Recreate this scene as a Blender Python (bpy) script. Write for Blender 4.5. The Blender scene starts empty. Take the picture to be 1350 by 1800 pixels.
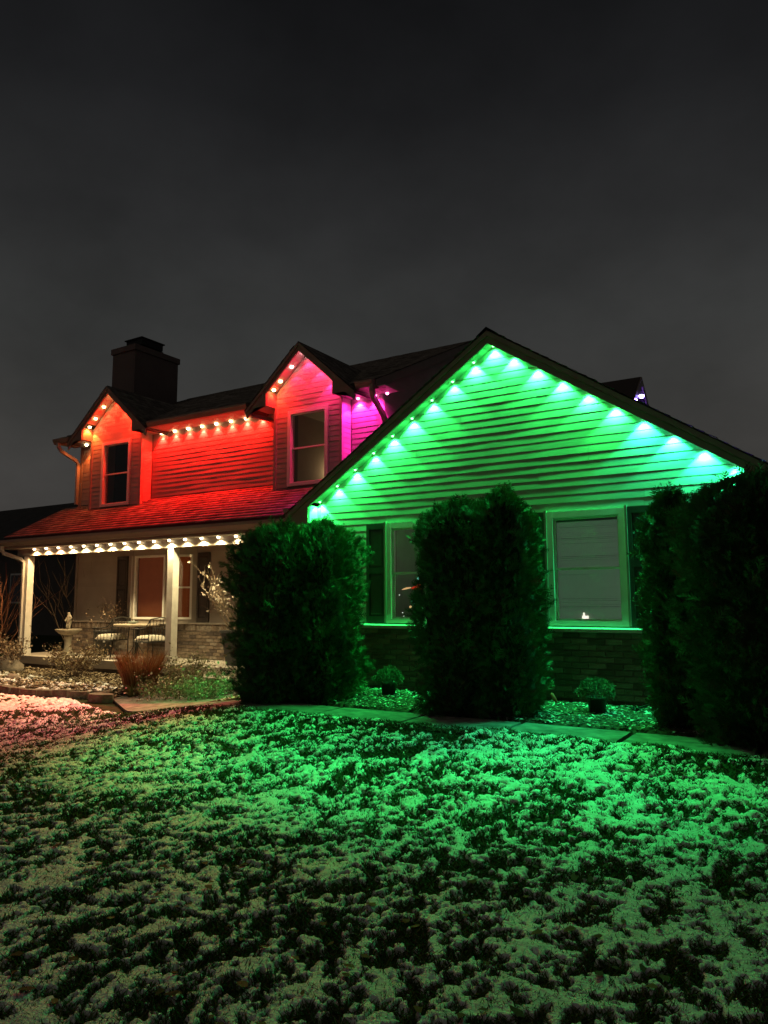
import bpy, math, random
import numpy as np
from mathutils import Vector, Matrix

random.seed(7)
rng = np.random.default_rng(7)
scene = bpy.context.scene
COL = scene.collection

# ------------------------------------------------------------------ camera
cd = bpy.data.cameras.new('camera')
cam = bpy.data.objects.new('camera', cd)
COL.objects.link(cam)
cd.sensor_fit = 'VERTICAL'
cd.sensor_height = 36.0
cd.sensor_width = 27.0
cd.lens = 1287.8 / 1800.0 * 36.0
cd.clip_end = 500.0
cd.clip_start = 0.05
_r = Vector((0.85083058, 0.52542801, -0.00356731))
_u = Vector((0.06565023, -0.09956716, 0.99286274))
_f = Vector((-0.52132271, 0.84499218, 0.11920925))
cam.matrix_world = Matrix(((_r.x, _u.x, -_f.x, 0.0), (_r.y, _u.y, -_f.y, -9.0), (_r.z, _u.z, -_f.z, 1.3), (0, 0, 0, 1)))
scene.camera = cam

# ------------------------------------------------------------------ night sky
world = bpy.data.worlds.new('World')
scene.world = world
world.use_nodes = True
wn = world.node_tree.nodes
wl = world.node_tree.links
bg = wn['Background']
geo = wn.new('ShaderNodeTexCoord')
sep = wn.new('ShaderNodeSeparateXYZ')
wl.new(geo.outputs['Generated'], sep.inputs[0])
ramp = wn.new('ShaderNodeValToRGB')
els = ramp.color_ramp.elements
els[0].position = 0.0
els[0].color = (0.056, 0.0505, 0.047, 1)
els[1].position = 1.0
els[1].color = (0.0045, 0.0047, 0.0055, 1)
for p, c in ((0.20, (0.048, 0.0465, 0.0435, 1)), (0.34, (0.0385, 0.0395, 0.0385, 1)), (0.46, (0.0235, 0.024, 0.0245, 1)),
             (0.58, (0.0125, 0.0128, 0.0138, 1)), (0.72, (0.0066, 0.0069, 0.0078, 1))):
    e = els.new(p)
    e.color = c
wl.new(sep.outputs['Z'], ramp.inputs[0])
nz = wn.new('ShaderNodeTexNoise')
nz.inputs['Scale'].default_value = 3.4
nz.inputs['Detail'].default_value = 8.0
nz.inputs['Roughness'].default_value = 0.55
mp = wn.new('ShaderNodeMapping')
mp.inputs['Scale'].default_value = (1, 1, 1.5)
wl.new(geo.outputs['Generated'], mp.inputs[0])
wl.new(mp.outputs[0], nz.inputs['Vector'])
mr = wn.new('ShaderNodeMapRange')
mr.inputs[1].default_value = 0.3
mr.inputs[2].default_value = 0.7
mr.inputs[3].default_value = 0.78
mr.inputs[4].default_value = 1.26
wl.new(nz.outputs['Fac'], mr.inputs[0])
mul = wn.new('ShaderNodeVectorMath')
mul.operation = 'MULTIPLY'
wl.new(ramp.outputs[0], mul.inputs[0])
wl.new(mr.outputs[0], mul.inputs[1])
wl.new(mul.outputs[0], bg.inputs['Color'])
bg.inputs['Strength'].default_value = 0.92

sun_d = bpy.data.lights.new('night_glow', 'SUN')
sun_d.energy = 0.09
sun_d.angle = math.radians(60)
sun_d.color = (1.0, 0.84, 0.66)
sun_o = bpy.data.objects.new('night_glow', sun_d)
COL.objects.link(sun_o)
sun_o.rotation_euler = (math.radians(38), 0, math.radians(-12))

vs = scene.view_settings
vs.view_transform = 'Standard'
vs.look = 'None'
vs.exposure = 0.0
vs.gamma = 1.0
vs.use_curve_mapping = False
cy = scene.cycles
cy.use_denoising = True
cy.max_bounces = 6
cy.diffuse_bounces = 3
cy.glossy_bounces = 3
cy.transparent_max_bounces = 12
cy.sample_clamp_indirect = 3.0
cy.caustics_reflective = False
cy.caustics_refractive = False

# ------------------------------------------------------------------ materials
MATS = {}


def mat(name, col, rough=0.7, noise=0.0, nscale=8.0, bump=0.0, bscale=40.0, spec=0.3, rand=0.0, emis=None, estr=0.0, metal=0.0, attr=False):
    if name in MATS:
        return MATS[name]
    m = bpy.data.materials.new(name)
    m.use_nodes = True
    n = m.node_tree.nodes
    l = m.node_tree.links
    b = n['Principled BSDF']
    b.inputs['Base Color'].default_value = (*col, 1)
    b.inputs['Roughness'].default_value = rough
    b.inputs['Specular IOR Level'].default_value = spec
    b.inputs['Metallic'].default_value = metal
    tc = n.new('ShaderNodeTexCoord')
    last = None
    if attr:
        a = n.new('ShaderNodeAttribute')
        a.attribute_name = 'Col'
        last = a.outputs['Color']
    if noise > 0:
        t = n.new('ShaderNodeTexNoise')
        t.inputs['Scale'].default_value = nscale
        t.inputs['Detail'].default_value = 6
        l.new(tc.outputs['Object'], t.inputs['Vector'])
        r = n.new('ShaderNodeMapRange')
        r.inputs[1].default_value = 0.3
        r.inputs[2].default_value = 0.7
        r.inputs[3].default_value = 1 - noise
        r.inputs[4].default_value = 1 + noise
        l.new(t.outputs['Fac'], r.inputs[0])
        v = n.new('ShaderNodeVectorMath')
        v.operation = 'MULTIPLY'
        if last is None:
            v.inputs[0].default_value = col
        else:
            l.new(last, v.inputs[0])
        l.new(r.outputs[0], v.inputs[1])
        last = v.outputs[0]
    if rand > 0:
        oi = n.new('ShaderNodeObjectInfo')
        r = n.new('ShaderNodeMapRange')
        r.inputs[3].default_value = 1 - rand
        r.inputs[4].default_value = 1 + rand
        l.new(oi.outputs['Random'], r.inputs[0])
        v = n.new('ShaderNodeVectorMath')
        v.operation = 'MULTIPLY'
        if last is None:
            v.inputs[0].default_value = col
        else:
            l.new(last, v.inputs[0])
        l.new(r.outputs[0], v.inputs[1])
        last = v.outputs[0]
    if last is not None:
        l.new(last, b.inputs['Base Color'])
    if bump > 0:
        t = n.new('ShaderNodeTexNoise')
        t.inputs['Scale'].default_value = bscale
        t.inputs['Detail'].default_value = 5
        l.new(tc.outputs['Object'], t.inputs['Vector'])
        bp = n.new('ShaderNodeBump')
        bp.inputs['Strength'].default_value = bump
        bp.inputs['Distance'].default_value = 0.02
        l.new(t.outputs['Fac'], bp.inputs['Height'])
        l.new(bp.outputs[0], b.inputs['Normal'])
    if emis:
        b.inputs['Emission Color'].default_value = (*emis, 1)
        b.inputs['Emission Strength'].default_value = estr
    MATS[name] = m
    return m


def glass_mat():
    m = bpy.data.materials.new('window_glass')
    m.use_nodes = True
    n = m.node_tree.nodes
    l = m.node_tree.links
    out = n['Material Output']
    n.remove(n['Principled BSDF'])
    tr = n.new('ShaderNodeBsdfTransparent')
    gl = n.new('ShaderNodeBsdfGlossy')
    gl.inputs['Roughness'].default_value = 0.04
    ge = n.new('ShaderNodeNewGeometry')
    dt = n.new('ShaderNodeVectorMath')
    dt.operation = 'DOT_PRODUCT'
    l.new(ge.outputs['Normal'], dt.inputs[0])
    l.new(ge.outputs['Incoming'], dt.inputs[1])
    prev = dt.outputs['Value']
    for op, v in (('ABSOLUTE', None), ('SUBTRACT', 1.0), ('POWER', 5.0), ('MULTIPLY_ADD', 0.96)):
        q = n.new('ShaderNodeMath')
        q.operation = op
        if op == 'SUBTRACT':
            q.inputs[0].default_value = 1.0
            l.new(prev, q.inputs[1])
        else:
            l.new(prev, q.inputs[0])
            if v is not None:
                q.inputs[1].default_value = v
            if op == 'MULTIPLY_ADD':
                q.inputs[2].default_value = 0.04
        prev = q.outputs[0]
    mx = n.new('ShaderNodeMixShader')
    l.new(prev, mx.inputs[0])
    l.new(tr.outputs[0], mx.inputs[1])
    l.new(gl.outputs[0], mx.inputs[2])
    l.new(mx.outputs[0], out.inputs['Surface'])
    return m


SIDING = mat('vinyl_siding', (0.33, 0.29, 0.25), 0.55, 0.13, 1.7, 0.06, 60, rand=0.04)
WALLB = mat('wall_board', (0.2, 0.18, 0.15), 0.8)
TRIM = mat('painted_trim', (0.30, 0.26, 0.22), 0.55, 0.08, 5.0)
FASCIA = mat('brown_fascia', (0.19, 0.155, 0.12), 0.5, 0.1, 6.0)
SOFFIT = mat('soffit_panel', (0.42, 0.38, 0.33), 0.6, 0.06, 4.0)
WHITE = mat('white_paint', (0.68, 0.66, 0.62), 0.5, 0.06, 9.0)
POST = mat('post_paint', (0.62, 0.60, 0.55), 0.55, 0.12, 7.0, 0.1, 30)
SHUT = mat('shutter_paint', (0.035, 0.06, 0.045), 0.45, 0.12, 12)
SHUTB = mat('shutter_brown', (0.06, 0.05, 0.045), 0.5, 0.12, 12)
SHING = mat('asphalt_shingle', (0.13, 0.115, 0.105), 0.9, 0.35, 7.0, 0.5, 160, spec=0.1, attr=True)
BRICK = mat('brick_clay', (0.17, 0.125, 0.10), 0.85, 0.2, 14, 0.35, 60, spec=0.1, rand=0.45)
MORTAR = mat('mortar', (0.26, 0.24, 0.21), 0.95, 0.12, 20, 0.3, 80, spec=0.1)
STONE = mat('sill_stone', (0.5, 0.47, 0.42), 0.8, 0.12, 16, 0.3, 50)
CONC = mat('concrete', (0.20, 0.19, 0.17), 0.9, 0.45, 7, 0.25, 70, spec=0.15)
SLABM = mat('porch_concrete', (0.50, 0.46, 0.40), 0.85, 0.1, 4, 0.15, 60, spec=0.15)
GLASS = glass_mat()
DARK = mat('dark_interior', (0.02, 0.018, 0.016), 0.9)  # near-black wall colour stands in for the shade of an unlit room
METAL = mat('dark_metal', (0.03, 0.028, 0.026), 0.4, spec=0.5)
GUT = mat('gutter_metal', (0.23, 0.19, 0.15), 0.4, 0.06, 4)
GUTW = mat('downspout_metal', (0.45, 0.42, 0.38), 0.4, 0.06, 4)
BLACKM = mat('black_flue', (0.015, 0.015, 0.015), 0.6)
CHIM = mat('chimney_siding', (0.15, 0.11, 0.10), 0.7, 0.08, 3)


# ------------------------------------------------------------------ mesh helpers
def link(o, parent=None):
    COL.objects.link(o)
    if parent is not None:
        o.parent = parent
        if parent.type == 'EMPTY':
            o.matrix_parent_inverse = Matrix.Translation(parent.location).inverted()
    return o


def tag(o, label=None, cat=None, group=None, kind=None):
    if label:
        o['label'] = label
    if cat:
        o['category'] = cat
    if group:
        o['group'] = group
    if kind:
        o['kind'] = kind
    return o


def empty(name, loc=(0, 0, 0)):
    o = bpy.data.objects.new(name, None)
    o.empty_display_size = 0.2
    o.location = loc
    return link(o)


class MB:
    def __init__(self):
        self.v = []
        self.f = []
        self.mi = []

    def add(self, vs, fs, mi=0):
        b = len(self.v)
        self.v += [tuple(p) for p in vs]
        self.f += [tuple(i + b for i in f) for f in fs]
        self.mi += [mi] * len(fs)
        return self

    def box(self, x0, x1, y0, y1, z0, z1, mi=0):
        return self.add([(x0, y0, z0), (x1, y0, z0), (x1, y1, z0), (x0, y1, z0), (x0, y0, z1), (x1, y0, z1), (x1, y1, z1), (x0, y1, z1)],
                        [(0, 3, 2, 1), (4, 5, 6, 7), (0, 1, 5, 4), (1, 2, 6, 5), (2, 3, 7, 6), (3, 0, 4, 7)], mi)

    def prism_y(self, poly, y0, y1, mi=0):          # poly in (x,z)
        n = len(poly)
        vs = [(x, y0, z) for x, z in poly] + [(x, y1, z) for x, z in poly]
        fs = [tuple(range(n)), tuple(range(2 * n - 1, n - 1, -1))]
        fs += [(i, i + n, (i + 1) % n + n, (i + 1) % n) for i in range(n)]
        return self.add(vs, fs, mi)

    def prism_x(self, poly, x0, x1, mi=0):          # poly in (y,z)
        n = len(poly)
        vs = [(x0, y, z) for y, z in poly] + [(x1, y, z) for y, z in poly]
        fs = [tuple(range(n)), tuple(range(2 * n - 1, n - 1, -1))]
        fs += [(i, i + n, (i + 1) % n + n, (i + 1) % n) for i in range(n)]
        return self.add(vs, fs, mi)

    def tube(self, pts, rad, n=8, mi=0):
        pts = [Vector(p) for p in pts]
        rs = rad if isinstance(rad, (list, tuple)) else [rad] * len(pts)
        rings = []
        for i, p in enumerate(pts):
            d = (pts[min(i + 1, len(pts) - 1)] - pts[max(i - 1, 0)]).normalized()
            a = d.orthogonal().normalized() if i == 0 else (rings[-1][1] - d * rings[-1][1].dot(d)).normalized()
            rings.append((p, a, d.cross(a), rs[i]))
        vs = []
        for p, a, b, r in rings:
            for k in range(n):
                t = 2 * math.pi * k / n
                vs.append(p + a * (math.cos(t) * r) + b * (math.sin(t) * r))
        fs = []
        for i in range(len(pts) - 1):
            for k in range(n):
                fs.append((i * n + k, i * n + (k + 1) % n, (i + 1) * n + (k + 1) % n, (i + 1) * n + k))
        fs.append(tuple(range(n - 1, -1, -1)))
        fs.append(tuple(range((len(pts) - 1) * n, len(pts) * n)))
        return self.add(vs, fs, mi)

    def lathe(self, prof, c=(0, 0, 0), n=20, mi=0):  # prof (r,z)
        vs = []
        for r, z in prof:
            for k in range(n):
                t = 2 * math.pi * k / n
                vs.append((c[0] + r * math.cos(t), c[1] + r * math.sin(t), c[2] + z))
        fs = []
        for i in range(len(prof) - 1):
            for k in range(n):
                fs.append((i * n + k, i * n + (k + 1) % n, (i + 1) * n + (k + 1) % n, (i + 1) * n + k))
        fs.append(tuple(range(n - 1, -1, -1)))
        fs.append(tuple(range((len(prof) - 1) * n, len(prof) * n)))
        return self.add(vs, fs, mi)

    def rect_tube(self, pts, w, d, side=Vector((1, 0, 0)), mi=0):
        pts = [Vector(p) for p in pts]
        vs = []
        for i, p in enumerate(pts):
            t = (pts[min(i + 1, len(pts) - 1)] - pts[max(i - 1, 0)]).normalized()
            s = (side - t * side.dot(t)).normalized()
            q = t.cross(s)
            for a, b in ((-1, -1), (1, -1), (1, 1), (-1, 1)):
                vs.append(p + s * (a * w / 2) + q * (b * d / 2))
        fs = []
        for i in range(len(pts) - 1):
            for k in range(4):
                fs.append((i * 4 + k, i * 4 + (k + 1) % 4, (i + 1) * 4 + (k + 1) % 4, (i + 1) * 4 + k))
        fs.append((3, 2, 1, 0))
        m = (len(pts) - 1) * 4
        fs.append((m, m + 1, m + 2, m + 3))
        return self.add(vs, fs, mi)

    def mesh(self, name, mats, smooth=False):
        me = bpy.data.meshes.new(name)
        me.from_pydata([tuple(p) for p in self.v], [], self.f)
        for m in (mats if isinstance(mats, (list, tuple)) else [mats]):
            me.materials.append(m)
        if any(self.mi):
            me.polygons.foreach_set('material_index', self.mi)
        if smooth:
            me.polygons.foreach_set('use_smooth', [True] * len(self.f))
        me.update()
        return me

    def build(self, name, mats, parent=None, smooth=False, loc=None):
        o = bpy.data.objects.new(name, self.mesh(name, mats, smooth))
        if loc is not None:
            o.location = loc
        return link(o, parent)


def np_obj(name, V, F, mats, parent=None, colors=None, smooth=False, mi=None):
    """V (n,3) float, F (m,3) or (m,4) int"""
    me = bpy.data.meshes.new(name)
    V = np.ascontiguousarray(V, dtype=np.float32)
    F = np.ascontiguousarray(F, dtype=np.int32)
    k = F.shape[1]
    me.vertices.add(len(V))
    me.vertices.foreach_set('co', V.ravel())
    me.loops.add(F.size)
    me.loops.foreach_set('vertex_index', F.ravel())
    me.polygons.add(len(F))
    me.polygons.foreach_set('loop_start', np.arange(0, F.size, k, dtype=np.int32))
    if smooth:
        me.polygons.foreach_set('use_smooth', np.ones(len(F), dtype=bool))
    for m in (mats if isinstance(mats, (list, tuple)) else [mats]):
        me.materials.append(m)
    if mi is not None:
        me.polygons.foreach_set('material_index', np.ascontiguousarray(mi, dtype=np.int32))
    me.update(calc_edges=True)
    me.validate()
    if colors is not None:
        ca = me.color_attributes.new('Col', 'FLOAT_COLOR', 'POINT')
        c = np.ones((len(V), 4), dtype=np.float32)
        c[:, :3] = colors
        ca.data.foreach_set('color', c.ravel())
    o = bpy.data.objects.new(name, me)
    return link(o, parent)


# value noise in numpy
_perm = np.random.default_rng(3).random((256, 256)).astype(np.float32)
_perm3 = np.random.default_rng(5).random((64, 64, 64)).astype(np.float32)


def vnoise(x, y):
    xi = np.floor(x).astype(int)
    yi = np.floor(y).astype(int)
    fx = x - xi
    fy = y - yi
    fx = fx * fx * (3 - 2 * fx)
    fy = fy * fy * (3 - 2 * fy)
    a = _perm[xi & 255, yi & 255]
    b = _perm[(xi + 1) & 255, yi & 255]
    c = _perm[xi & 255, (yi + 1) & 255]
    d = _perm[(xi + 1) & 255, (yi + 1) & 255]
    return (a * (1 - fx) + b * fx) * (1 - fy) + (c * (1 - fx) + d * fx) * fy


def fbm(x, y, o=4, g=0.5):
    s = 0
    a = 1.0
    t = 0
    for k in range(o):
        s = s + a * vnoise(x * 2 ** k + 17.3 * k, y * 2 ** k + 9.1 * k)
        t += a
        a *= g
    return s / t


def vnoise3(p):
    pi = np.floor(p).astype(int)
    f = p - pi
    f = f * f * (3 - 2 * f)
    r = 0
    for dx in (0, 1):
        for dy in (0, 1):
            for dz in (0, 1):
                w = (f[:, 0] if dx else 1 - f[:, 0]) * (f[:, 1] if dy else 1 - f[:, 1]) * (f[:, 2] if dz else 1 - f[:, 2])
                r = r + w * _perm3[(pi[:, 0] + dx) & 63, (pi[:, 1] + dy) & 63, (pi[:, 2] + dz) & 63]
    return r


def sstep(a, b, x):
    t = np.clip((x - a) / (b - a), 0, 1)
    return t * t * (3 - 2 * t)


def ground_z(x, y):
    x = np.asarray(x, dtype=float)
    y = np.asarray(y, dtype=float)
    return -0.20 * sstep(-2.4, -4.6, y) * sstep(-12, -6, x) - 0.32 * sstep(-6.2, -9.3, x) + 0.0 * x


# ------------------------------------------------------------------ the ground
GRASSG = mat('lawn_soil', (0.034, 0.044, 0.017), 0.95, 0.5, 9.0, 0.8, 60, spec=0.05)
gx = np.concatenate([np.linspace(-90, -22, 10), np.linspace(-20, 6, 105), np.linspace(8, 60, 8)])
gy = np.concatenate([np.linspace(-60, -12, 8), np.linspace(-11, 4, 61), np.linspace(6, 90, 10)])
GX, GY = np.meshgrid(gx, gy)
GZ = ground_z(GX, GY) - 0.02 + 0.012 * (fbm(GX * 3, GY * 3, 3) - 0.5)
V = np.stack([GX.ravel(), GY.ravel(), GZ.ravel()], 1)
nx, ny = len(gx), len(gy)
idx = np.arange(nx * ny).reshape(ny, nx)
F = np.stack([idx[:-1, :-1].ravel(), idx[:-1, 1:].ravel(), idx[1:, 1:].ravel(), idx[1:, :-1].ravel()], 1)
lawn = tag(np_obj('lawn', V, F, GRASSG, smooth=True), 'dark lawn of short winter grass in front of the house', kind='structure')

# walk centre line: straight along the bed, then bending to the porch steps
WALK_IN = [(5, -1.55), (0, -1.55), (-3.2, -1.56), (-5.2, -1.62), (-6.6, -1.55), (-7.6, -1.1), (-8.3, -0.4), (-8.75, 0.85)]
WALK_OUT = [(5, -2.3), (0, -2.3), (-3.2, -2.28), (-5.2, -2.34), (-7.0, -2.3), (-8.8, -1.75), (-10.3, -0.85), (-10.85, 0.85)]


def walk_lerp(pl, t):
    t = t * (len(pl) - 1)
    i = min(int(t), len(pl) - 2)
    a, b = pl[i], pl[i + 1]
    return (a[0] + (b[0] - a[0]) * (t - i), a[1] + (b[1] - a[1]) * (t - i))


walk = MB()
N = 70
vs = []
for i in range(N + 1):
    a = walk_lerp(WALK_IN, i / N)
    b = walk_lerp(WALK_OUT, i / N)
    vs += [(a[0], a[1], float(ground_z(*a)) - 0.008), (b[0], b[1], float(ground_z(*b)) - 0.008)]
walk.add(vs, [(2 * i, 2 * i + 1, 2 * i + 3, 2 * i + 2) for i in range(N)])
walk_o = tag(walk.build('front_walk', mat('walk_bedding', (0.06, 0.055, 0.045), 0.95)), 'concrete front walk curving along the mulch bed', kind='structure')


def resample(pl, step):
    pts = [Vector((*p, 0)) for p in pl]
    out = []
    for a, b in zip(pts, pts[1:]):
        n = max(1, int((b - a).length / 0.1))
        for k in range(n):
            out.append(a.lerp(b, k / n))
    out.append(pts[-1])
    return out


# paving slabs, cut across the walk about every 1.1 m
cuts = [0.0]
pos = 0.0
tt = 0.0
prev = Vector(((5 + 5) / 2, -1.9, 0))
acc = 0.0
for i in range(1, 1001):
    t = i / 1000
    a = walk_lerp(WALK_IN, t)
    b = walk_lerp(WALK_OUT, t)
    c = Vector(((a[0] + b[0]) / 2, (a[1] + b[1]) / 2, 0))
    acc += (c - prev).length
    prev = c
    if acc >= 1.12:
        cuts.append(t)
        acc = 0.0
cuts.append(1.0)
for k in range(len(cuts) - 1):
    s = MB()
    t0, t1 = cuts[k] + 0.0012, cuts[k + 1] - 0.0012
    M_ = 6
    ring = []
    for i in range(M_ + 1):
        t = t0 + (t1 - t0) * i / M_
        a = walk_lerp(WALK_IN, t)
        b = walk_lerp(WALK_OUT, t)
        dz = random.uniform(-0.002, 0.002) if i in (0, M_) else 0
        ring.append([(a[0], a[1], float(ground_z(*a)) + 0.026 + dz), (b[0], b[1], float(ground_z(*b)) + 0.026 + dz)])
    vs = []
    for a, b in ring:
        vs += [a, b, (b[0], b[1], b[2] - 0.03), (a[0], a[1], a[2] - 0.03)]
    fs = []
    for i in range(M_):
        o = 4 * i
        fs += [(o, o + 1, o + 5, o + 4), (o + 1, o + 2, o + 6, o + 5), (o + 3, o, o + 4, o + 7)]
    fs += [(0, 3, 2, 1), (4 * M_, 4 * M_ + 1, 4 * M_ + 2, 4 * M_ + 3)]
    s.add(vs, fs)
    s.build('paving_slab', CONC, walk_o)

# mulch bed along the gable wall
MULCH = mat('mulch', (0.075, 0.055, 0.038), 0.95, 0.4, 20, 0.6, 60, spec=0.05)
bx = np.linspace(-7.6, 3.0, 80)
by = np.linspace(-1.5, 0.05, 18)
BX, BY = np.meshgrid(bx, by)
BZ = ground_z(BX, BY) + 0.03 + 0.035 * np.sin(np.clip((BY + 1.5) / 1.6, 0, 1) * math.pi * 0.6) + 0.02 * (fbm(BX * 4, BY * 4, 3) - 0.5)
BZ[0, :] -= 0.05
V = np.stack([BX.ravel(), BY.ravel(), BZ.ravel()], 1)
idx = np.arange(BX.size).reshape(BX.shape)
F = np.stack([idx[:-1, :-1].ravel(), idx[:-1, 1:].ravel(), idx[1:, 1:].ravel(), idx[1:, :-1].ravel()], 1)
bed = tag(np_obj('mulch_bed', V, F, MULCH, smooth=True), 'mulched planting bed between the walk and the brick wall', kind='structure')


def bed_z(x, y):
    return ground_z(x, y) + 0.03 + 0.035 * np.sin(np.clip((np.asarray(y) + 1.5) / 1.6, 0, 1) * math.pi * 0.6)


def chips(n, xs, ys, zf, size, cols, seed, flat=0.35):
    r = np.random.default_rng(seed)
    x = r.uniform(*xs, n)
    y = r.uniform(*ys, n)
    z = zf(x, y) + r.uniform(0.0, 0.02, n)
    a = r.uniform(0, 2 * math.pi, n)
    s = r.uniform(0.5, 1.3, n) * size
    w = s * r.uniform(0.35, 0.8, n)
    tx, ty = r.uniform(-flat, flat, n), r.uniform(-flat, flat, n)
    ca, sa = np.cos(a), np.sin(a)
    quad = np.array([(-1, -.5), (1, -.7), (.9, .6), (-.8, .7)])
    V = np.zeros((n, 4, 3))
    for k, (p, q) in enumerate(quad):
        dx = p * s * ca - q * w * sa
        dy = p * s * sa + q * w * ca
        V[:, k, 0] = x + dx
        V[:, k, 1] = y + dy
        V[:, k, 2] = z + dx * tx + dy * ty + r.uniform(-.3, .3, n) * w * 0.6
    F = np.arange(n * 4).reshape(n, 4)
    cols = np.array(cols)
    c = cols[r.integers(0, len(cols), n)] * r.uniform(0.7, 1.25, (n, 1))
    return V.reshape(-1, 3), F, np.repeat(c, 4, 0)


CHIPM = mat('bark_chips', (0.1, 0.08, 0.05), 0.9, attr=True, spec=0.1)
V, F, C = chips(15000, (-7.4, 2.0), (-1.48, 0.0), bed_z, 0.021, [(0.09, 0.065, 0.04), (0.14, 0.11, 0.07), (0.05, 0.04, 0.03), (0.24, 0.21, 0.16), (0.6, 0.6, 0.58)], 11)
tag(np_obj('bark_mulch', V, F, CHIPM, colors=C), 'loose bark chips and crumbs of snow on the bed', 'mulch', kind='stuff')

# ------------------------------------------------------------------ snow patches and grass on the lawn
WO = np.array(WALK_OUT[::-1])


def lawn_limit(x):
    """y of the lawn's house-side edge"""
    xx = np.array([-40, -14.5, -13.3, -12.3, -11.2, -10.3, -8.8, -7.0, -5.2, 0, 6])
    yy = np.array([-1.2, -1.1, -1.15, -1.25, -1.0, -1.35, -1.8, -2.33, -2.37, -2.33, -2.33])
    ov = 0.14 + 0.42 * (fbm(np.asarray(x) * 2.1 + 7, np.asarray(x) * 0.0 + 3.3, 3) - 0.35)
    return np.interp(x, xx, yy) + ov * sstep(-9.0, -7.0, x)


def snow_field(x, y):
    # drifts stretched across the slope, broken up by finer clumps
    a = math.radians(-18)
    u = x * math.cos(a) + y * math.sin(a)
    v = -x * math.sin(a) + y * math.cos(a)
    wx = 0.35 * (fbm(x * 1.7 + 40, y * 1.7, 3) - 0.5)
    wy = 0.35 * (fbm(x * 1.7, y * 1.7 + 70, 3) - 0.5)
    n = 0.40 * fbm((u + wx) * 6.8, (v + wy) * 4.0, 3, 0.58) + 0.60 * fbm(x * 21 + 5 + 6 * wx, y * 17 + 6 * wy, 3, 0.62)
    big = fbm(x * 0.55 + 3, y * 0.7 + 8, 2)
    lim = lawn_limit(x)
    d = lim - y
    thr = 0.522 + 0.075 * (1 - sstep(0.0, 1.0, d)) * sstep(-9.5, -7.5, x) - 0.16 * (big - 0.5) - 0.10 * (fbm(x * 1.6 + 11, y * 2.2 + 2, 2) - 0.5)
    thr = thr + 0.03 * sstep(-7.0, -9.0, x) + 0.005 * sstep(0.6, 0.2, d) * sstep(-9.5, -10.5, x)
    # footprints of bare grass near the trees, denser snow mid-lawn
    thr = thr - 0.018 * sstep(0.9, 1.8, d) * (1 - sstep(2.6, 3.6, d))
    return n - thr, d


def turf(x, y):
    return 0.027 * np.maximum(fbm(x * 4.5 + 50, y * 6.5, 3, 0.55) - .33, 0)


NR, NT = 900, 1060
rr = 1.35 * (17.0 / 1.35) ** (np.arange(NR) / (NR - 1))
th = np.radians(np.linspace(-32, 88, NT))       # angle left of +y
RR, TT = np.meshgrid(rr, th, indexing='ij')
X = -RR * np.sin(TT)
Y = -9 + RR * np.cos(TT)
S, Dd = snow_field(X, Y)
S = np.where(Dd < 0.02, -1, S)
fine = fbm(X * 40, Y * 40, 2, 0.6) - 0.5
wq = 0.04 * (fbm(X * 11, Y * 11 + 31, 2) - 0.5)


def cellrand(x, y):
    return _perm[np.floor(x).astype(int) & 255, np.floor(y).astype(int) & 255] - 0.5


cell = cellrand((X + wq) * 24 + (Y - wq) * 9, (Y + wq) * 27 - (X + wq) * 8)
cell2 = cellrand((X - wq) * 52 - Y * 14, (Y + wq) * 55 + X * 17)
S2 = S - 0.006 + 0.23 * fine + 0.03 * cell + 0.035 * cell2
H = np.clip(S2 / 0.05, 0, 1) * 0.006 + np.clip(S2 * 12, 0, 1) * (0.006 * fine + 0.003 * cell + 0.008 * (fbm(X * 14, Y * 14 + 9, 2) - .4)) + turf(X, Y)
keepv = S2 > 0
Z = ground_z(X, Y) - 0.004 + 0.03 * sstep(0.5, 0.25, Dd) * sstep(-9, -7, X) + np.where(keepv, 0.002 + np.maximum(H, 0), -0.012)
idx = np.arange(NR * NT).reshape(NR, NT)
q = np.stack([idx[:-1, :-1], idx[1:, :-1], idx[1:, 1:], idx[:-1, 1:]], -1)
kq = keepv[:-1, :-1] | keepv[1:, :-1] | keepv[1:, 1:] | keepv[:-1, 1:]
inside = (Y < lawn_limit(X) + 0.02) & (X > -17.0)
kq &= inside[:-1, :-1]
F = q[kq]
used = np.unique(F)
remap = -np.ones(NR * NT, dtype=np.int64)
remap[used] = np.arange(len(used))
V = np.stack([X.ravel(), Y.ravel(), Z.ravel()], 1)[used]
SNOW = mat('old_snow', (0.74, 0.75, 0.76), 0.55, 0.2, 14, 0.7, 70, spec=0.3)
tag(np_obj('snow_cover', V, remap[F], SNOW, smooth=False), 'patchy crusted snow lying over the lawn', 'snow', kind='stuff')

# grass blades
nb = 420000
u = rng.random(nb)
r_ = 1.4 * (12.5 / 1.4) ** (u ** 0.85)
t_ = np.radians(rng.uniform(-30, 72, nb))
bxp = -r_ * np.sin(t_)
byp = -9 + r_ * np.cos(t_)
s, d = snow_field(bxp, byp)
keep = (d > 0.01) & ((s < 0.012) | (rng.random(nb) < 0.42))
bxp, byp, r_, s = bxp[keep], byp[keep], r_[keep], s[keep]
nb = len(bxp)
clump = fbm(bxp * 5, byp * 5, 2)
hgt = rng.uniform(0.002, 0.018, nb) * (0.5 + 1.0 * clump)
az = rng.uniform(0, 2 * math.pi, nb)
lean = rng.uniform(0.01, 0.05, nb)
wd = np.clip(0.0016 + 0.0009 * r_, 0.002, 0.009)
bz = ground_z(bxp, byp) - 0.010 + turf(bxp, byp) + 0.028 * sstep(0.5, 0.25, d[keep]) * sstep(-9, -7, bxp)
ta = rng.uniform(0, 2 * math.pi, nb)
V = np.zeros((nb, 3, 3))
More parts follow.
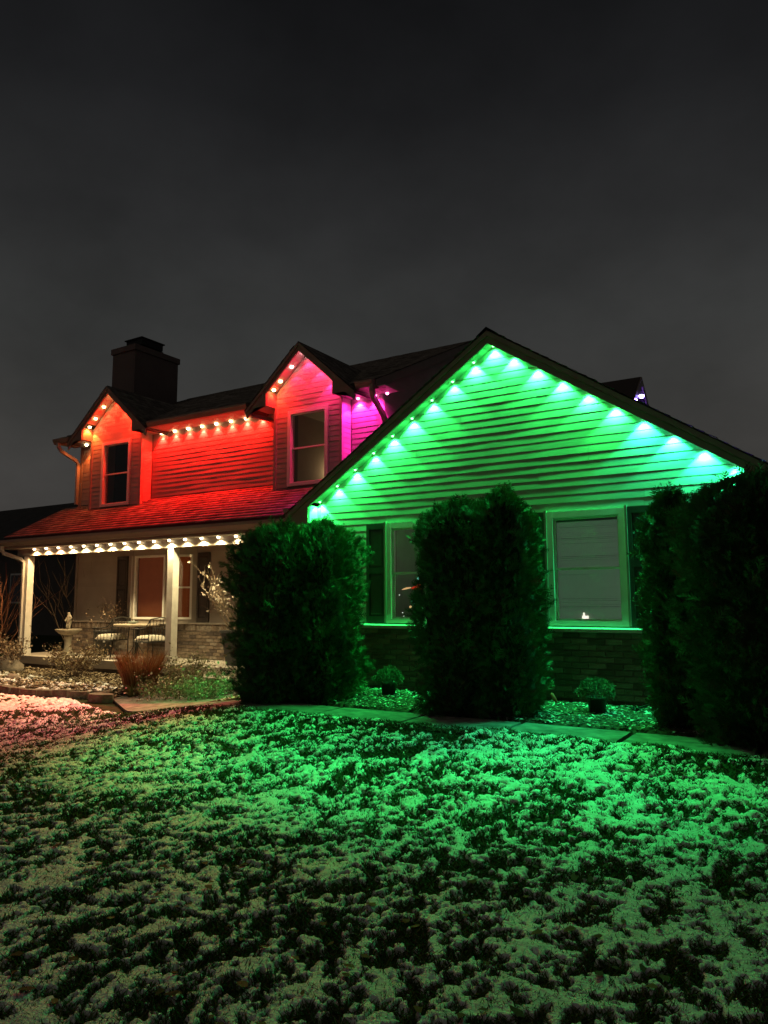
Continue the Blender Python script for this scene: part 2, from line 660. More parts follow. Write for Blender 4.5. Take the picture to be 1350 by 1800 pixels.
V[:, 0] = np.stack([bxp - wd * np.cos(ta), byp - wd * np.sin(ta), bz], 1)
V[:, 1] = np.stack([bxp + wd * np.cos(ta), byp + wd * np.sin(ta), bz], 1)
V[:, 2] = np.stack([bxp + lean * np.cos(az), byp + lean * np.sin(az), bz + 0.014 + hgt], 1)
gc = np.array([(0.045, 0.075, 0.020), (0.065, 0.090, 0.026), (0.14, 0.12, 0.055), (0.035, 0.058, 0.016)])
C = gc[rng.choice(4, nb, p=[.35, .3, .15, .2])] * rng.uniform(0.7, 1.2, (nb, 1))
GRASSB = mat('grass_blades', (0.05, 0.07, 0.02), 0.8, attr=True, spec=0.15)
tag(np_obj('grass', V.reshape(-1, 3), np.arange(nb * 3).reshape(nb, 3), GRASSB, colors=np.repeat(C, 3, 0)), 'short dormant grass showing between the snow patches', 'grass', kind='stuff')

lr = np.random.default_rng(77)
nl = 420
r_ = 1.6 * (9.0 / 1.6) ** (lr.random(nl) ** .8)
t_ = np.radians(lr.uniform(-26, 66, nl))
lx, ly = -r_ * np.sin(t_), -9 + r_ * np.cos(t_)
ok = lawn_limit(lx) - ly > 0.1
lx, ly = lx[ok], ly[ok]
nl = len(lx)
la = lr.uniform(0, 2 * math.pi, nl)
ls = lr.uniform(.016, .036, nl)
lz = ground_z(lx, ly) + turf(lx, ly) + .010
LV = np.zeros((nl, 6, 3))
for k, (p, q_, h_) in enumerate(((-1, 0, 0), (-.3, -.55, .35), (.6, -.4, .2), (1.1, 0, .5), (.5, .5, .45), (-.35, .5, .15))):
    LV[:, k, 0] = lx + ls * (p * np.cos(la) - q_ * np.sin(la))
    LV[:, k, 1] = ly + ls * (p * np.sin(la) + q_ * np.cos(la))
    LV[:, k, 2] = lz + ls * h_ * lr.uniform(.2, 1.2, nl)
lc = np.array([(.10, .055, .03), (.16, .09, .045), (.07, .04, .025)])[lr.integers(0, 3, nl)]
tag(np_obj('fallen_leaves', LV.reshape(-1, 3), np.arange(nl * 6).reshape(nl, 6), mat('fallen_leaf', (.1, .06, .03), .8, attr=True, spec=.15), colors=np.repeat(lc, 6, 0)), 'brown fallen leaves scattered over the snowy lawn', 'leaves', kind='stuff')

# ------------------------------------------------------------------ the house
house = empty('house', (-8.0, 2.0, 0.0))
tag(house, 'two storey house with siding, dormers, porch and front gable lit in colours', 'house')


def hpart(mb, name, m, parent=house, **k):
    return mb.build(name, m, parent, **k)


EXPO = 0.1016
LIP = 0.0046


def siding(parent, base, uax, nax, z0, z1, umin, umax, holes=(), expo=EXPO, split=None, mtl=None, name='siding_board'):
    """horizontal lapped boards on a vertical wall. base: point on the wall at u=0; uax/nax unit vectors; umin/umax callables of z"""
    base, uax, nax = Vector(base), Vector(uax), Vector(nax)
    n = int(math.ceil((z1 - z0) / expo - 1e-6))
    for k in range(n):
        a, b = z0 + k * expo, min(z1, z0 + (k + 1) * expo)
        zc = (a + b) / 2
        la, lb, ra, rb = umin(a), umin(b), umax(a), umax(b)
        if min(ra - la, 1) <= 0.01:
            continue
        if rb - lb < 0.0:
            lb = rb = (lb + rb) / 2
        segs = [[la, lb, ra, rb]]
        for h0, h1, hz0, hz1 in holes:
            if hz0 < zc < hz1:
                new = []
                for s in segs:
                    if h0 > s[0] and h0 < s[2]:
                        new.append([s[0], s[1], h0, h0])
                    if h1 < s[2] and h1 > s[0]:
                        new.append([h1, h1, s[2], s[3]])
                    if h1 <= s[0] or h0 >= s[2]:
                        new.append(s)
                segs = new
        if split:
            new = []
            for s in segs:
                c = split(k)
                if s[0] + 0.5 < c < s[2] - 0.5:
                    new += [[s[0], s[1], c - 0.0012, c - 0.0012], [c + 0.0012, c + 0.0012, s[2], s[3]]]
                else:
                    new.append(s)
            segs = new
        for si, s in enumerate(segs):
            if s[2] - s[0] < 0.02:
                continue
            m = 5
            ns = max(2, int((s[2] - s[0]) / 0.45) + 1)
            vs = []
            l0 = LIP + random.uniform(-0.0008, 0.0008)
            for k2 in range(ns):
                g_ = k2 / (ns - 1)
                lip = l0 + random.uniform(-0.0013, 0.0013)
                dz = random.uniform(-0.0012, 0.0012)
                for z, p in ((a + dz, 0.002), (a - 0.002 + dz, lip), (a + 0.004 + dz, lip + 0.0012), (b - 0.004, 0.0025), (b, 0.0)):
                    f = min(1, max(0, (z - a) / (b - a)))
                    ul, ur = s[0] * (1 - f) + s[1] * f, s[2] * (1 - f) + s[3] * f
                    q_ = base + uax * (ul + (ur - ul) * g_) + nax * p
                    vs.append((q_.x, q_.y, z))
            fs = [(j * m + i, j * m + i + 1, (j + 1) * m + i + 1, (j + 1) * m + i) for j in range(ns - 1) for i in range(m - 1)]
            fs += [tuple(range(m - 1, -1, -1)), tuple(range((ns - 1) * m, ns * m))]
            mb = MB().add(vs, fs)
            mb.build(name, mtl or SIDING, parent)


def wall_holes(mb, x0, x1, y0, y1, z0, z1, holes):
    xs = sorted({x0, x1, *[h[0] for h in holes], *[h[1] for h in holes]})
    for a, b in zip(xs, xs[1:]):
        blocks = sorted([(h[2], h[3]) for h in holes if h[0] < (a + b) / 2 < h[1]])
        z = z0
        for p, q_ in blocks:
            if p > z:
                mb.box(a, b, y0, y1, z, p)
            z = q_
        if z < z1:
            mb.box(a, b, y0, y1, z, z1)


BLINDM = mat('blind_slats_glow', (0.42, 0.39, 0.34), 0.6, emis=(0.46, 0.84, 0.56), estr=0.06)  # slats glow: room light and green spill are put into the colour
ROOMM = mat('room_wall', (0.45, 0.36, 0.26), 0.8, 0.05, 3)


def window(parent, x0, x1, z0, z1, y, casing=0.07, mid=0.5, depth=0.10, blind=False, name='window', frame_mat=None):
    """double hung window; x0..x1,z0..z1 the glass incl. sash rails; y the wall plane"""
    fm = frame_mat or WHITE
    c = casing
    w = MB()
    # outer casing
    w.box(x0 - c, x0, y - 0.035, y + depth, z0 - c * .8, z1 + c)
    w.box(x1, x1 + c, y - 0.035, y + depth, z0 - c * .8, z1 + c)
    w.box(x0, x1, y - 0.033, y + depth, z1, z1 + c)
    w.box(x0, x1, y - 0.042, y + depth, z0 - c * .8, z0)
    win = hpart(w, name, fm, parent)
    zm = z0 + (z1 - z0) * mid
    s = MB()
    t = 0.026
    for a, b, yy in ((zm - .012, z1, y + 0.012), (z0, zm + .012, y + 0.034)):
        s.box(x0 + .001, x0 + t, yy, yy + .022, a, b)
        s.box(x1 - t, x1 - .001, yy, yy + .022, a, b)
        s.box(x0 + t, x1 - t, yy - .001, yy + .021, a, a + t)
        s.box(x0 + t, x1 - t, yy - .001, yy + .021, b - t, b)
    s.build('sash', fm, win)
    for a, b, yy in ((zm, z1, y + 0.022), (z0, zm, y + 0.044)):
        MB().box(x0 + t, x1 - t, yy, yy + .004, a + .012, b - .012).build('pane', GLASS, win)
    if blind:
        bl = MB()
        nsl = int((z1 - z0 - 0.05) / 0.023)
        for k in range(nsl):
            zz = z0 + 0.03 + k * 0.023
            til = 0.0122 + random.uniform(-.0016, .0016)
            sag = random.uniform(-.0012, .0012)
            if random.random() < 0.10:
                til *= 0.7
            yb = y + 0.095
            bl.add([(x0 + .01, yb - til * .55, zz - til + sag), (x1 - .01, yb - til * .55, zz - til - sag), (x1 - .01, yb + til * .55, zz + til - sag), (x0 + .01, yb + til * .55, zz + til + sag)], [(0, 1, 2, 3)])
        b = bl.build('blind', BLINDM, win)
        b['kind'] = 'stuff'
    return win


def shutter(parent, x0, x1, z0, z1, y, m):
    s = MB()
    t = 0.045
    zc = z0 + (z1 - z0) * 0.52
    s.box(x0, x0 + t, y - .032, y - .004, z0, z1)
    s.box(x1 - t, x1, y - .032, y - .004, z0, z1)
    for a, b in ((z0, z0 + .09), (zc - .04, zc + .04), (z1 - .075, z1)):
        s.box(x0 + t, x1 - t, y - .031, y - .005, a, b)
    sh = hpart(s, 'shutter', m, parent)
    for a, b in ((z0 + .09, zc - .04), (zc + .04, z1 - .075)):
        p = MB()
        p.box(x0 + t, x1 - t, y - .012, y - .004, a, b)
        p.add([(x0 + t + .014, y - .012, a + .014), (x1 - t - .014, y - .012, a + .014), (x1 - t - .014, y - .012, b - .014), (x0 + t + .014, y - .012, b - .014),
               (x0 + t + .035, y - .026, a + .035), (x1 - t - .035, y - .026, a + .035), (x1 - t - .035, y - .026, b - .035), (x0 + t + .035, y - .026, b - .035)],
              [(0, 1, 5, 4), (1, 2, 6, 5), (2, 3, 7, 6), (3, 0, 4, 7), (4, 5, 6, 7)])
        p.build('panel', m, sh)
    return sh


def shingles(name, o, uax, vax, ulen, vlen, parent, seed=1, uclip=None, expo=0.142, tabw=0.24):
    """lapped shingle tabs on a roof plane; o = eave corner, uax along eave, vax up slope"""
    r = np.random.default_rng(seed)
    o, uax, vax = np.array(o, float), np.array(uax, float), np.array(vax, float)
    uax /= np.linalg.norm(uax)
    vax /= np.linalg.norm(vax)
    nrm = np.cross(uax, vax)
    if nrm[2] < 0:
        nrm = -nrm
    Vs, Cs = [], []
    rows = int(vlen / expo)
    for k in range(rows):
        v0 = k * expo
        u0, u1 = (0, ulen) if uclip is None else uclip(v0 + expo / 2)
        uu = u0 - r.uniform(0, tabw)
        while uu < u1:
            w = tabw * r.uniform(0.55, 1.25)
            a, b = max(u0, uu), min(u1, uu + w - 0.004)
            uu += w
            if b - a < 0.02:
                continue
            t0 = r.choice([0.009, 0.013, 0.016]) + r.uniform(-.001, .001)
            dv = r.uniform(-0.006, 0.006)
            p = [(a, v0 + dv, 0.0), (b, v0 + dv, 0.0), (b, v0 + dv, t0), (a, v0 + dv, t0), (b, v0 + expo * 1.08, .002), (a, v0 + expo * 1.08, .002)]
            Vs.append([o + uax * x + vax * y + nrm * z for x, y, z in p])
            c = np.array((0.19, 0.165, 0.145)) * r.choice([0.72, 0.85, 1.0, 1.1, 1.22])
            Cs += [c] * 6
    n = len(Vs)
    V = np.array(Vs).reshape(-1, 3)
    F = []
    for i in range(n):
        b = 6 * i
        F += [(b, b + 1, b + 2, b + 3), (b + 3, b + 2, b + 4, b + 5)]
    ob = np_obj(name, V, np.array(F), SHING, parent, colors=np.array(Cs))
    ob['kind'] = 'stuff'
    return ob


# ---- front gable wing
GX0, GX1, GXC = -6.74, -0.80, -3.77          # wall corners, centre
RS = 0.667                                     # roof rise per run
ZAP = 4.735                                    # underside of rake soffit at the centre, on the wall
OVH = 0.24                                     # rake overhang in front of the wall
SILL = 0.97
WA = (-5.42, -4.60, 1.035, 2.32)               # glass of the two windows
WB = (-3.03, -2.21, 1.035, 2.32)


def gz(x):
    return ZAP - RS * abs(x - GXC)


wall = MB()
holes = [(w[0] - .02, w[1] + .02, w[2] - .02, w[3] + .02) for w in (WA, WB)]
wall_holes(wall, GX0, GX1, 0.0, 0.16, 0.9, 2.60, holes)
wall.prism_y([(GX0, 2.60), (GX1, 2.60), (GX1, gz(GX1)), (GXC, ZAP), (GX0, gz(GX0))], 0.0, 0.16)
wall.box(GX0, GX0 + .16, 0.161, 6.0, 0.0, 2.66)
wall.box(GX1 - .16, GX1, 0.161, 6.0, 0.0, 2.66)
gwall = hpart(wall, 'gable_wall', WALLB)
SH = [(-5.835, -5.50), (-4.52, -4.19), (-3.475, -3.14), (-2.10, -1.765)]
sh_holes = [(a - .012, b + .012, SILL + .02, 2.40) for a, b in SH]
w_holes = [(w[0] - .075, w[1] + .075, 0.9, w[3] + .09) for w in (WA, WB)]
siding(gwall, (0, 0, 0), (1, 0, 0), (0, -1, 0), SILL + .015, ZAP - 0.01, lambda z: max(GX0 + .05, GXC - (ZAP - z) / RS), lambda z: min(GX1 - .05, GXC + (ZAP - z) / RS), w_holes,
       split=lambda k: [-2.55, -5.0, -1.9, -4.3, -3.2][(k // 2) % 5])
for w in (WA, WB):
    window(house, *w, 0.0, blind=(w is WB), casing=0.075)
for a, b in SH:
    shutter(house, a, b, SILL + .012, 2.40, -0.008, SHUT)
# side casings of the gable windows, proud of the frame
for w in (WA, WB):
    for a in (w[0] - .105, w[1] + .077):
        hpart(MB().box(a, a + .028, -0.05, 0.0, SILL + .01, w[3] + .10), 'window_casing', TRIM)
# corner boards
for a in (GX0 - .012, GX1 - .05):
    hpart(MB().box(a, a + .062, -0.022, 0.05, SILL + .014, 2.70), 'corner_board', TRIM)
# stone ledge over the brick
hpart(MB().prism_x([(-0.125, .905), (-0.125, .945), (0.0, .968), (0.02, .968), (0.02, .905)], GX0 - .05, GX1 + .05), 'stone_ledge', STONE)
# brick wainscot
bw = hpart(MB().box(GX0, GX1, -0.072, 0.1, -0.25, 0.904), 'brick_wainscot', MORTAR)
BL, BH, PIT = 0.196, 0.0595, 0.0715


def brick_mesh(name, L, D, Hh):
    m = MB()
    m.box(-L / 2, L / 2, -D / 2, D / 2, -Hh / 2, Hh / 2)
    o = m.mesh(name, BRICK)
    return o


bm_s = brick_mesh('brick', BL, 0.03, BH)
bm_h = brick_mesh('brick_half', BL / 2 - .006, 0.03, BH)
bricks_far = MB()
nbk = 0
for k in range(14):
    zc = 0.904 - 0.008 - BH / 2 - k * PIT
    x = GX0 + (0.0 if k % 2 else -BL / 2 - .005)
    while x < GX1:
        a, b = max(x, GX0), min(x + BL, GX1)
        xc = (a + b) / 2
        if b - a > 0.05:
            vis = (-6.0 < xc < -4.2 or -3.35 < xc < -1.35)
            if vis and b - a > BL - .01 and nbk < 290:
                o = bpy.data.objects.new('brick', bm_s)
                o.location = (xc, -0.0745 + random.uniform(-.002, .002), zc)
                o.rotation_euler = (random.uniform(-.01, .01), 0, random.uniform(-.006, .006))
                link(o, bw)
                nbk += 1
            else:
                bricks_far.box(a, b, -0.0885, -0.06, zc - BH / 2, zc + BH / 2)
        x += BL + 0.0105
bricks_far.build('brickwork', BRICK, bw)['kind'] = 'stuff'

# roof of the wing
EX = 3.40                                      # half width to the eave edge
YF = -OVH


def rake_band(mb, off0, off1, y0, y1, x_in=0.0, x_out=EX, mi=0):
    """band following both slopes, from off0 to off1 above the soffit line"""
    for sgn in (-1, 1):
        xi, xo = GXC + sgn * x_in, GXC + sgn * x_out
        mb.prism_y([(xi, ZAP - RS * x_in + off0), (xo, ZAP - RS * x_out + off0), (xo, ZAP - RS * x_out + off1), (xi, ZAP - RS * x_in + off1)], y0, y1, mi)


roof = MB()
rake_band(roof, 0.10, 0.145, YF - .02, 8.6)
wing_roof = hpart(roof, 'wing_roof', mat('roof_deck', (0.06, 0.05, 0.045), 0.9))
fb = MB()
rake_band(fb, -0.045, 0.10, YF - .012, YF + .02)
hpart(fb, 'rake_fascia', FASCIA)
ft = MB()
rake_band(ft, 0.055, 0.128, YF - .034, YF - .0125)
hpart(ft, 'rake_trim', FASCIA)
# rake soffit panels
for sgn in (-1, 1):
    so = MB()
    stp = 0.098
    n = int(3.02 / stp)
    for k in range(n):
        a, b = k * stp + .002, (k + 1) * stp - .002
        za, zb = ZAP - RS * a, ZAP - RS * b
        xa, xb = GXC + sgn * a, GXC + sgn * b
        so.prism_y([(xa, za + .002), (xb, zb + .002), (xb, zb + .02), (xa, za + .02)], YF + .02, -0.001)
    so.build('rake_soffit', SOFFIT, house)['kind'] = 'stuff'
# boxed eave returns
for sgn in (-1, 1):
    xi, xo = GXC + sgn * 2.98, GXC + sgn * EX
    zr_ = ZAP - RS * 2.98
    hpart(MB().prism_y([(xi, zr_ - .03), (xi, zr_ - .32), (xo, zr_ - .32), (xo, ZAP - RS * EX - .03)], YF - .010, YF + .02), 'eave_return', FASCIA)
    hpart(MB().box(min(xi, xo), max(xi, xo), YF + .021, 5.0, zr_ - .318, zr_ - .30), 'eave_soffit_board', SOFFIT)
    hpart(MB().box(xi - .008, xi + .008, YF + .021, -.001, zr_ - .299, zr_ - .02), 'return_cheek', TRIM)
L_ = math.hypot(EX, EX * RS)
cs, sn = EX / L_, EX * RS / L_
shingles('wing_shingles', (GXC - EX - .03, YF - .05, ZAP - RS * (EX + .03) + .145), (0, 1, 0), (cs, 0, sn), 8.6, L_ + .02, wing_roof, 21)
shingles('wing_shingles', (GXC + EX + .03, YF - .05, ZAP - RS * (EX + .03) + .145), (0, 1, 0), (-cs, 0, sn), 8.6, L_ + .02, wing_roof, 22)
hpart(MB().prism_y([(GXC - .15, ZAP + .065), (GXC, ZAP + .175), (GXC + .15, ZAP + .065), (GXC, ZAP + .145)], YF - .05, 8.6), 'ridge_cap', SHING)
# wing gutters
for sgn in (-1, 1):
    xo = GXC + sgn * EX
    hpart(MB().prism_y([(xo, 2.62), (xo + sgn * .07, 2.62), (xo + sgn * .11, 2.72), (xo, 2.72)], YF + .03, 6.0 if sgn > 0 else 1.0), 'gutter', GUT)

# ---- side dormer on the wing roof with the violet lamp
sd = MB()
SDX, SDY, SDZ = -2.30, 2.0, 4.58
sd.prism_x([(SDY - .50, 3.3), (SDY + .50, 3.3), (SDY + .50, SDZ - .50), (SDY, SDZ - .10), (SDY - .50, SDZ - .50)], -3.3, SDX - .14)
side_d = hpart(sd, 'side_dormer', SIDING)
for sgn in (-1, 1):
    yo = SDY + sgn * .66
    r_ = MB().prism_x([(SDY, SDZ - .06), (SDY, SDZ), (yo, SDZ - .56), (yo, SDZ - .62)], -3.6, SDX)
    r_.build('roof', MATS['roof_deck'], side_d)
    r2 = MB().prism_x([(SDY, SDZ - .14), (SDY, SDZ - .005), (yo, SDZ - .565), (yo, SDZ - .70)], SDX + .001, SDX + .02)
    r2.build('fascia', FASCIA, side_d)

# ---- main block, upper floor
MY, DY = 2.50, 2.20                            # main wall plane, dormer front plane
MX0, MX1 = -16.05, -7.15
EZ = 5.17                                      # soffit height
PZ = lambda y: 2.78 + 0.545 * (y - 0.93)       # porch roof top
DL = (-15.28, -13.46, -14.37)
DR = (-9.50, -7.84, -8.67)
wall = MB()
for a, b in ((MX0, DL[0]), (DL[1], DR[0]), (DR[1], MX1)):
    wall.box(a, b, MY, MY + .15, 2.6, EZ + .1)
# right gable end wall of the main block
RY, RZ = 6.42, 7.42
wall.prism_x([(MY + .151, 2.6), (10.3, 2.6), (10.3, EZ + .05), (RY, RZ - .12), (MY + .151, EZ + .28)], MX1 - .15, MX1)
wall.box(MX0, MX0 + .15, MY + .151, 10.3, 0, EZ + .1)
uw = hpart(wall, 'upper_wall', WALLB)
zb = PZ(MY) + .04
for a, b in ((MX0, DL[0]), (DL[1], DR[0]), (DR[1], MX1)):
    siding(uw, (0, MY, 0), (1, 0, 0), (0, -1, 0), zb, EZ, lambda z, a=a: a + .03, lambda z, b=b: b - .03)
siding(uw, (MX1, 0, 0), (0, 1, 0), (1, 0, 0), zb + .8, RZ - .15, lambda z: max(MY + .04, MY + (z - EZ - .15) / 0.49), lambda z: min(10.2, RY + (RZ - .1 - z) / 0.49))
for a in (MX0, MX1):
    hpart(MB().box(a - .04, a + .04, MY - .022, MY + .06, zb - .05, EZ), 'corner_board', TRIM)


def dormer(d, gw, apex_z, slope, wgl, label):
    x0, x1, xc = d
    w = MB()
    ztop = apex_z - .02
    half = (x1 - x0) / 2
    ze = ztop - slope * half
    hole = [(wgl[0] - .02, wgl[1] + .02, wgl[2] - .02, wgl[3] + .02)]
    wall_holes(w, x0, x1, DY, DY + .12, PZ(DY) - .1, ze, hole)
    w.prism_y([(x0, ze), (x1, ze), (xc, ztop)], DY, DY + .12)
    w.box(x0, x0 + .12, DY + .121, MY + .3, PZ(DY) - .1, ze)
    w.box(x1 - .12, x1, DY + .121, MY + .3, PZ(DY) - .1, ze)
    dw = hpart(w, 'dormer', WALLB)
    zb_ = PZ(DY) + .04
    wh = [(wgl[0] - .07, wgl[1] + .07, wgl[2] - .06, wgl[3] + .07)]
    siding(dw, (0, DY, 0), (1, 0, 0), (0, -1, 0), zb_, ztop - .02, lambda z: max(x0 + .05, xc - (ztop - z) / slope), lambda z: min(x1 - .05, xc + (ztop - z) / slope), wh)
    siding(dw, (x1, 0, 0), (0, 1, 0), (1, 0, 0), zb_ + .06, EZ, lambda z: DY + .06, lambda z: MY - .02)
    siding(dw, (x0, 0, 0), (0, 1, 0), (-1, 0, 0), zb_ + .06, EZ, lambda z: DY + .06, lambda z: MY - .02)
    for a in (x0 - .012, x1 - .055):
        MB().box(a, a + .067, DY - .022, DY + .05, zb_ - .03, EZ + .02).build('corner_board', TRIM, dw)
    window(house, *wgl, DY, casing=0.075, mid=0.5)
    # roof of the dormer
    yf = DY - .30
    rise = lambda x: apex_z - slope * abs(x - xc)
    rf = MB()
    for sgn in (-1, 1):
        xo = xc + sgn * gw
        rf.prism_y([(xc, apex_z + .08), (xo, apex_z - slope * gw + .08), (xo, apex_z - slope * gw + .13), (xc, apex_z + .13)], yf - .02, 4.9)
    ro = rf.build('roof', MATS['roof_deck'], dw)
    f = MB()
    for sgn in (-1, 1):
        xo = xc + sgn * gw
        f.prism_y([(xc, apex_z - .06), (xo, apex_z - slope * gw - .06), (xo, apex_z - slope * gw + .08), (xc, apex_z + .08)], yf - .01, yf + .02)
        f.prism_y([(xc, apex_z + .04), (xo, apex_z - slope * gw + .04), (xo, apex_z - slope * gw + .112), (xc, apex_z + .112)], yf - .034, yf - .0105)
        # boxed return at the foot of the rake
        xi = xc + sgn * (half - .02)
        zi = rise(xi)
        f.prism_y([(xi, zi), (xi, EZ - .02), (xo, EZ - .02), (xo, rise(xo) + .0)], yf - .0085, yf + .02)
        f.box(xi - .008, xi + .008, yf + .021, DY, EZ - .01, zi)
    f.build('fascia', FASCIA, dw)
    s = MB()
    for sgn in (-1, 1):
        n = int((half - .03) / .098)
        for k in range(n):
            a, b = k * .098 + .002, (k + 1) * .098 - .002
            s.prism_y([(xc + sgn * a, apex_z - slope * a - .004), (xc + sgn * b, apex_z - slope * b - .004), (xc + sgn * b, apex_z - slope * b + .014), (xc + sgn * a, apex_z - slope * a + .014)], yf + .021, DY - .001)
    s.build('soffit', SOFFIT, dw)['kind'] = 'stuff'
    ll = math.hypot(gw, gw * slope)
    for sgn in (-1, 1):
        shingles('shingles', (xc + sgn * (gw + .03), yf - .04, apex_z - slope * (gw + .03) + .13), (0, 1, 0), (-sgn * gw / ll, 0, gw * slope / ll), 3.0, ll, dw, 31 + sgn)
    return dw


WL = (-14.78, -13.90, 3.575, 5.00)
WR = (-9.07, -8.23, 3.59, 4.98)
dormL = dormer(DL, 1.40, 6.22, 0.86, WL, '')
dormR = dormer(DR, 1.33, 6.20, 0.90, WR, '')

# main roof
mr_ = MB()
EY, EYZ = 1.98, 5.30
sl = (RZ - EYZ) / (RY - EY)
YC = DY + .10
zc_ = EYZ + sl * (YC - EY)
mr_.prism_x([(YC, zc_ - .1), (RY, RZ - .1), (2 * RY - EY, EYZ - .1), (2 * RY - EY, EYZ), (RY, RZ), (YC, zc_)], MX0 - .35, MX1 + .2)
main_roof = hpart(mr_, 'main_roof', MATS['roof_deck'])
ll = math.hypot(RY - EY, RZ - EYZ)
vv_ = (0, (RY - EY) / ll, (RZ - EYZ) / ll)
shingles('main_shingles', (MX0 - .36, YC - .01, zc_), (1, 0, 0), vv_, MX1 - MX0 + .58, ll - (YC - EY) * ll / (RY - EY), main_roof, 41)
for a_, b_ in ((MX0 - .35, DL[0] - .1), (DL[1] + .1, DR[0] - .1), (DR[1] + .1, MX1 + .2)):
    MB().prism_x([(EY, EYZ - .1), (YC - .001, zc_ - .1), (YC - .001, zc_), (EY, EYZ)], a_, b_).build('eave_deck', MATS['roof_deck'], main_roof)
    shingles('eave_shingles', (a_, EY - .02, EYZ), (1, 0, 0), vv_, b_ - a_, .40, main_roof, 42)
# rake board on the right gable end
hpart(MB().prism_x([(EY, EYZ - .18), (RY, RZ - .18), (RY, RZ - .005), (EY, EYZ - .005)], MX1 + .2005, MX1 + .225), 'rake_board', FASCIA)
# eave fascia, gutter and soffit between dormers
for a, b in ((MX0 - .33, DL[2] - 1.40), (DL[2] + 1.40, DR[2] - 1.33), (DR[2] + 1.33, MX1 + .19)):
    if b - a < 0.05:
        continue
    hpart(MB().box(a, b, EY - .002, EY + .02, EZ, EYZ - .02), 'eave_fascia', FASCIA)
    hpart(MB().prism_x([(EY - .003, EYZ - .14), (EY - .06, EYZ - .135), (EY - .075, EYZ - .10), (EY - .105, EYZ - .05), (EY - .105, EYZ - .01), (EY - .003, EYZ - .01)], a, b), 'gutter', GUT)
so = MB()
x = MX0 - .3
while x < MX1 + .3:
    if not any(d[0] < x + .05 < d[1] for d in (DL, DR)):
        so.box(x + .003, x + .117, EY + .021, MY - .001, EZ, EZ + .015)
    x += .12
so.build('eave_soffit', SOFFIT, house)['kind'] = 'stuff'

# rooms behind the upper windows
for wgl, m in ((WL, DARK), (WR, ROOMM)):
    rm = MB()
    a, b, c, d = wgl[0] - .45, wgl[1] + .3, wgl[2] - .4, wgl[3] + .25
    y0, y1 = DY + .125, DY + 2.4
    if m is ROOMM:
        rm.add([(a, y0, c), (b, y0, c), (b, y1, c), (a, y1, c), (a, y0, d), (b, y0, d), (b, y1, d), (a, y1, d)], [(0, 1, 2, 3), (3, 2, 6, 7), (0, 3, 7, 4), (1, 5, 6, 2), (4, 7, 6, 5)])
    else:
        rm.add([(a, y0, c), (b, y0, c), (b, y1, c), (a, y1, c), (a, y0, d), (b, y0, d), (b, y1, d), (a, y1, d)], [(0, 1, 2, 3), (3, 2, 6, 7), (0, 3, 7, 4), (1, 5, 6, 2), (4, 7, 6, 5)])
    hpart(rm, 'room', m)
ld = bpy.data.lights.new('room_lamp', 'POINT')
ld.energy = 4.0
ld.color = (1.0, 0.74, 0.42)
ld.shadow_soft_size = 0.12
lo = bpy.data.objects.new('room_lamp', ld)
lo.location = (WR[0] - .25, DY + 1.9, 4.1)
link(lo, house)
# room behind window A and B
for w in (WA, WB):
    rm = MB()
    a, b, c, d = w[0] - .3, w[1] + .3, w[2] - .05, w[3] + .2
    y0, y1 = .165, 1.2
    rm.add([(a, y0, c), (b, y0, c), (b, y1, c), (a, y1, c), (a, y0, d), (b, y0, d), (b, y1, d), (a, y1, d)], [(0, 1, 2, 3), (3, 2, 6, 7), (0, 3, 7, 4), (1, 5, 6, 2), (4, 7, 6, 5)])
    hpart(rm, 'room', mat('study_wall', (0.36, 0.40, 0.34), 0.8, 0.05, 3))
ld = bpy.data.lights.new('room_lamp', 'POINT')
ld.energy = 2.2
ld.color = (0.9, 0.95, 0.72)
ld.shadow_soft_size = 0.1
lo = bpy.data.objects.new('room_lamp', ld)
lo.location = (WA[1] + .05, 0.65, 2.1)
link(lo, house)

# chimney
ch = MB()
CX0, CX1, CY0, CY1, CZ = -16.95, -16.02, 3.98, 5.52, 8.28
ch.box(CX0, CX1, CY0, CY1, -0.3, CZ - .12)
chim = hpart(ch, 'chimney', CHIM)
siding(chim, (CX1, 0, 0), (0, 1, 0), (1, 0, 0), 6.0, CZ - .13, lambda z: CY0 + .05, lambda z: CY1 - .05, mtl=CHIM)
siding(chim, (0, CY0, 0), (1, 0, 0), (0, -1, 0), 5.4, CZ - .13, lambda z: CX0 + .05, lambda z: CX1 - .05, mtl=CHIM)
MB().box(CX0 - .04, CX1 + .04, CY0 - .04, CY1 + .04, CZ - .119, CZ + .04).build('cap', CHIM, chim)
fl = MB()
fl.box(-16.75, -16.2, 4.45, 5.12, CZ + .041, CZ + .16)
fl.box(-16.80, -16.15, 4.30, 5.05, CZ + .161, CZ + .34)
fl.box(-16.84, -16.11, 4.26, 5.09, CZ + .341, CZ + .37)
fl.build('flue_cover', BLACKM, chim)

# ---- porch roof
PX0, PX1 = -16.62, -6.75
PYE = 0.93
pr = MB()
pr.prism_x([(PYE, PZ(PYE) - .05), (MY - .001, PZ(MY) - .05), (MY - .001, PZ(MY)), (PYE, PZ(PYE))], PX0, PX1)
porch_roof = hpart(pr, 'porch_roof', MATS['roof_deck'])
ll = math.hypot(1, .545)
shingles('porch_shingles', (PX0 - .02, PYE - .02, PZ(PYE) - .006), (1, 0, 0), (0, 1 / ll, .545 / ll), PX1 - PX0 + .02, (MY - PYE) * ll + .06, porch_roof, 51)
hpart(MB().box(PX0, PX1, PYE - .001, PYE + .022, 2.51, PZ(PYE) - .051), 'porch_fascia', FASCIA)
hpart(MB().prism_x([(PYE - .002, 2.57), (PYE - .055, 2.575), (PYE - .07, 2.61), (PYE - .10, 2.66), (PYE - .10, 2.715), (PYE - .002, 2.715)], PX0 - .05, PX1), 'gutter', GUT)
